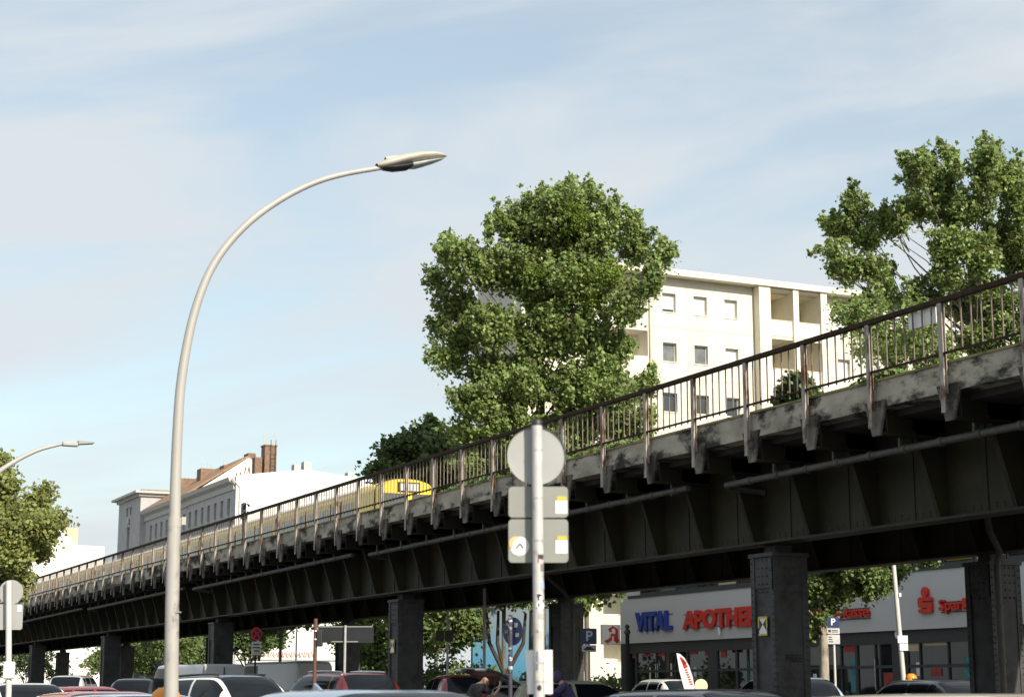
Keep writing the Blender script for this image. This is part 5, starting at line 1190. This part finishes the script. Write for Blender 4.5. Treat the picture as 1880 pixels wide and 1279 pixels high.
# raised tailgate, hinged at the roof's rear edge
mb = MB(); rows = []
for k in range(9):
    f = k / 8; yy_ = -2.05 - 1.05 * f; zz = 1.52 + .30 * math.sin(f * math.pi * .62) + .06 * f
    rows.append([(x * (1 - .12 * f), yy_, zz - .05 * (x / .75) ** 2) for x in np.linspace(-.75, .75, 9)])
mb.grid(rows); o = mb.build('tailgate', paint('dark olive', (.05, .05, .04)), oc, smooth=True, local=True); so_ = o.modifiers.new('solid', 'SOLIDIFY'); so_.thickness = .06
mb = MB(); mb.ball((.55, -3.02, 1.80), (.20, .14, .05)); mb.ball((-.45, -3.02, 1.80), (.20, .14, .05)); mb.build('lamp_cluster', lens_w, o, smooth=True, local=True)
car('car', 'white hatchback below the feather flag', P(1215, 59), R(4), 4.1, 1.76, 1.68, white_pt, gh0=.22, rear_slope=.26)
car('car', 'silver blue hatchback passing behind the nearest pillar', P(1432, 47), R(2), 4.3, 1.78, 1.66, palebl, gh0=.2, rear_slope=.24)
car('car', 'black car roof in the foreground left of the nearest pillar', P(1330, 22), R(176), 4.5, 1.84, 1.335, blackp)
car('car', 'black saloon parked before the bank beside the white pole', P(1690, 45), R(3), 4.6, 1.82, 1.58, blackp, gh0=.22, rear_slope=.24)
car('car', 'cream car roof at the lower right corner', P(1830, 14), R(176), 4.4, 1.82, 1.295, cream_c)
car('car', 'dark car parked far back by the leftmost pillar', P(88, 78), R(25), 4.4, 1.8, 1.55, blackp)

# ------------------------------------------------------------------ people
def skin_obj(name, verts, edges, radii, m, parent, root=0, lv=2):
    me = bpy.data.meshes.new(name); me.from_pydata(verts, edges, []); me.materials.append(m)
    o = bpy.data.objects.new(name, me); COL.objects.link(o); o.parent = parent
    o.modifiers.new('skin', 'SKIN'); 
    if not me.skin_vertices: 
        bm = bmesh.new(); bm.from_mesh(me); bm.verts.layers.skin.verify(); bm.to_mesh(me); bm.free()
    for i, r in enumerate(radii):
        sv_ = me.skin_vertices[0].data[i]; sv_.radius = (r, r) if not hasattr(r, '__len__') else r; sv_.use_root = (i == root)
    o.modifiers['skin'].use_smooth_shade = True
    s = o.modifiers.new('sub', 'SUBSURF'); s.levels = lv; s.render_levels = lv
    return o
def person(label, pos, heading, J, top_m, leg_m, hood=None):
    """J: joints in the person's own frame, x to the side, y forward"""
    t = thing('person', label, 'person', (pos[0], pos[1], .12), -heading)
    names = ['pelvis', 'belly', 'chest', 'neck', 'head', 'crown', 'sl', 'el', 'wl', 'hl', 'sr', 'er', 'wr', 'hr', 'hipl', 'kl', 'al', 'tl', 'hipr', 'kr', 'ar', 'tr']
    rad = dict(pelvis=.13, belly=.125, chest=.135, neck=.055, head=.092, crown=.07, sl=.062, el=.043, wl=.03, hl=.034, sr=.062, er=.043, wr=.03, hr=.034, hipl=.092, kl=.062, al=.043, tl=.04, hipr=.092, kr=.062, ar=.043, tr=.04)
    E_ = [('pelvis', 'belly'), ('belly', 'chest'), ('chest', 'neck'), ('neck', 'head'), ('head', 'crown'), ('chest', 'sl'), ('sl', 'el'), ('el', 'wl'), ('wl', 'hl'), ('chest', 'sr'), ('sr', 'er'), ('er', 'wr'), ('wr', 'hr'), ('pelvis', 'hipl'), ('hipl', 'kl'), ('kl', 'al'), ('al', 'tl'), ('pelvis', 'hipr'), ('hipr', 'kr'), ('kr', 'ar'), ('ar', 'tr')]
    vs = [Vector(J[n_]) for n_ in names]; es = [(names.index(a), names.index(b)) for a, b in E_]; rs = [rad[n_] for n_ in names]
    for s in 'lr':  # fingers and thumb
        h, w_ = Vector(J['h' + s]), Vector(J['w' + s]); d = (h - w_).normalized(); sd_ = d.cross(Vector((0, 0, 1)) if abs(d.z) < .8 else Vector((1, 0, 0))).normalized(); nn_ = sd_.cross(d)
        for k, (of, ln) in enumerate(((-.028, .07), (-.010, .085), (.010, .08), (.028, .06), (.045, .045))):
            i0 = len(vs); vs += [h + d * (.035 if k < 4 else 0) + sd_ * of, h + d * (.035 + ln * .6 if k < 4 else .03) + sd_ * of * 1.15 - nn_ * .012, h + d * (.03 + ln if k < 4 else .06) + sd_ * of * 1.2 - nn_ * .035]
            es += [(names.index('h' + s), i0), (i0, i0 + 1), (i0 + 1, i0 + 2)]; rs += [.010, .009, .008]
    bo = skin_obj('body', vs, es, rs, skin_m, t)
    def sub(nm, ns, ee, grow, m, extra=()):
        v = [Vector(J[n_]) for n_ in ns]; skin_obj(nm, v, [(ns.index(a), ns.index(b)) for a, b in ee], [rad[n_] + grow for n_ in ns], m, t)
    J['ml'] = Vector(J['sl']).lerp(Vector(J['el']), .75); J['mr'] = Vector(J['sr']).lerp(Vector(J['er']), .75); rad['ml'] = rad['mr'] = .055
    if hood: sub('hooded_top', ['belly', 'pelvis', 'chest', 'sl', 'el', 'wl', 'sr', 'er', 'wr'], [('pelvis', 'belly'), ('belly', 'chest'), ('chest', 'sl'), ('sl', 'el'), ('el', 'wl'), ('chest', 'sr'), ('sr', 'er'), ('er', 'wr')], .03, top_m)
    else: sub('shirt', ['belly', 'pelvis', 'chest', 'sl', 'ml', 'sr', 'mr'], [('pelvis', 'belly'), ('belly', 'chest'), ('chest', 'sl'), ('sl', 'ml'), ('chest', 'sr'), ('sr', 'mr')], .025, top_m)
    sub('trousers', ['pelvis', 'hipl', 'kl', 'al', 'hipr', 'kr', 'ar'], [('pelvis', 'hipl'), ('hipl', 'kl'), ('kl', 'al'), ('pelvis', 'hipr'), ('hipr', 'kr'), ('kr', 'ar')], .02, leg_m)
    hd_ = Vector(J['head']); fwd = Vector(J.get('look', (0, 1, 0))).normalized(); upw = (Vector(J['crown']) - hd_).normalized(); sd_ = fwd.cross(upw).normalized()
    mb = MB()
    for s in (-1, 1): mb.ball(hd_ + sd_ * s * .095 + upw * .01, (.015, .03, .035), 8, 6)
    mb.ball(hd_ + fwd * .098 - upw * .01, (.016, .022, .022), 8, 6); mb.build('ears_and_nose', skin_m, bo, smooth=True, local=True)
    mb = MB()
    for s in (-1, 1): mb.ball(hd_ + fwd * .083 + sd_ * s * .034 + upw * .025, .012, 8, 6)
    mb.tube([hd_ + fwd * .088 - upw * .05 - sd_ * .025, hd_ + fwd * .095 - upw * .052, hd_ + fwd * .088 - upw * .05 + sd_ * .025], .005, 5); mb.build('eyes_and_mouth', black_p, bo, local=True)
    if hood:
        mb = MB(); mb.ball(hd_ - fwd * .02 + upw * .03, (.125, .13, .15), 14, 10); mb.build('hood', top_m, t, smooth=True, local=True)
    for s in 'lr':
        a, b_ = Vector(J['a' + s]), Vector(J['t' + s]); mb = MB(); mb.tube([a.lerp(b_, -.35) - Vector((0, 0, .04)), a.lerp(b_, .5) - Vector((0, 0, .01)), b_ + (b_ - a) * .35 - Vector((0, 0, .0))], [.05, .05, .035], 10); mb.build('shoe', black_p, t, smooth=True, local=True)
    return t
J1 = dict(pelvis=(0, 0, .92), belly=(0, .08, 1.08), chest=(0, .22, 1.25), neck=(0, .34, 1.36), head=(0, .42, 1.42), crown=(0, .47, 1.49), look=(0, .85, -.5), sl=(-.19, .24, 1.29), el=(-.27, .42, 1.12), wl=(-.24, .62, 1.3), hl=(-.23, .66, 1.37),
          sr=(.19, .24, 1.29), er=(.27, .47, 1.08), wr=(.22, .66, 1.24), hr=(.21, .70, 1.32), hipl=(-.1, 0, .86), kl=(-.12, .06, .48), al=(-.12, 0, .08), tl=(-.13, .14, .04), hipr=(.1, 0, .86), kr=(.12, .10, .48), ar=(.12, .04, .08), tr=(.13, .18, .04))
p = P(864, 41); person('bald man in a black T-shirt bending towards the open tailgate', p, R(76), J1, cloth_k, denim)
J2 = dict(pelvis=(0, 0, .92), belly=(0, .05, 1.08), chest=(0, .16, 1.26), neck=(0, .26, 1.40), head=(0, .33, 1.47), crown=(0, .37, 1.56), look=(0, .9, -.3), sl=(-.19, .16, 1.31), el=(-.30, .34, 1.16), wl=(-.3, .56, 1.24), hl=(-.3, .62, 1.28),
          sr=(.19, .16, 1.31), er=(.27, .30, 1.10), wr=(.2, .5, 1.1), hr=(.18, .57, 1.12), hipl=(-.1, 0, .86), kl=(-.12, .04, .48), al=(-.12, 0, .08), tl=(-.13, .14, .04), hipr=(.1, 0, .86), kr=(.12, .05, .48), ar=(.12, 0, .08), tr=(.13, .14, .04))
p = P(1050, 40); person('person in a dark violet hooded top beside the beige car', p, R(-60), J2, cloth_p, denim, True)
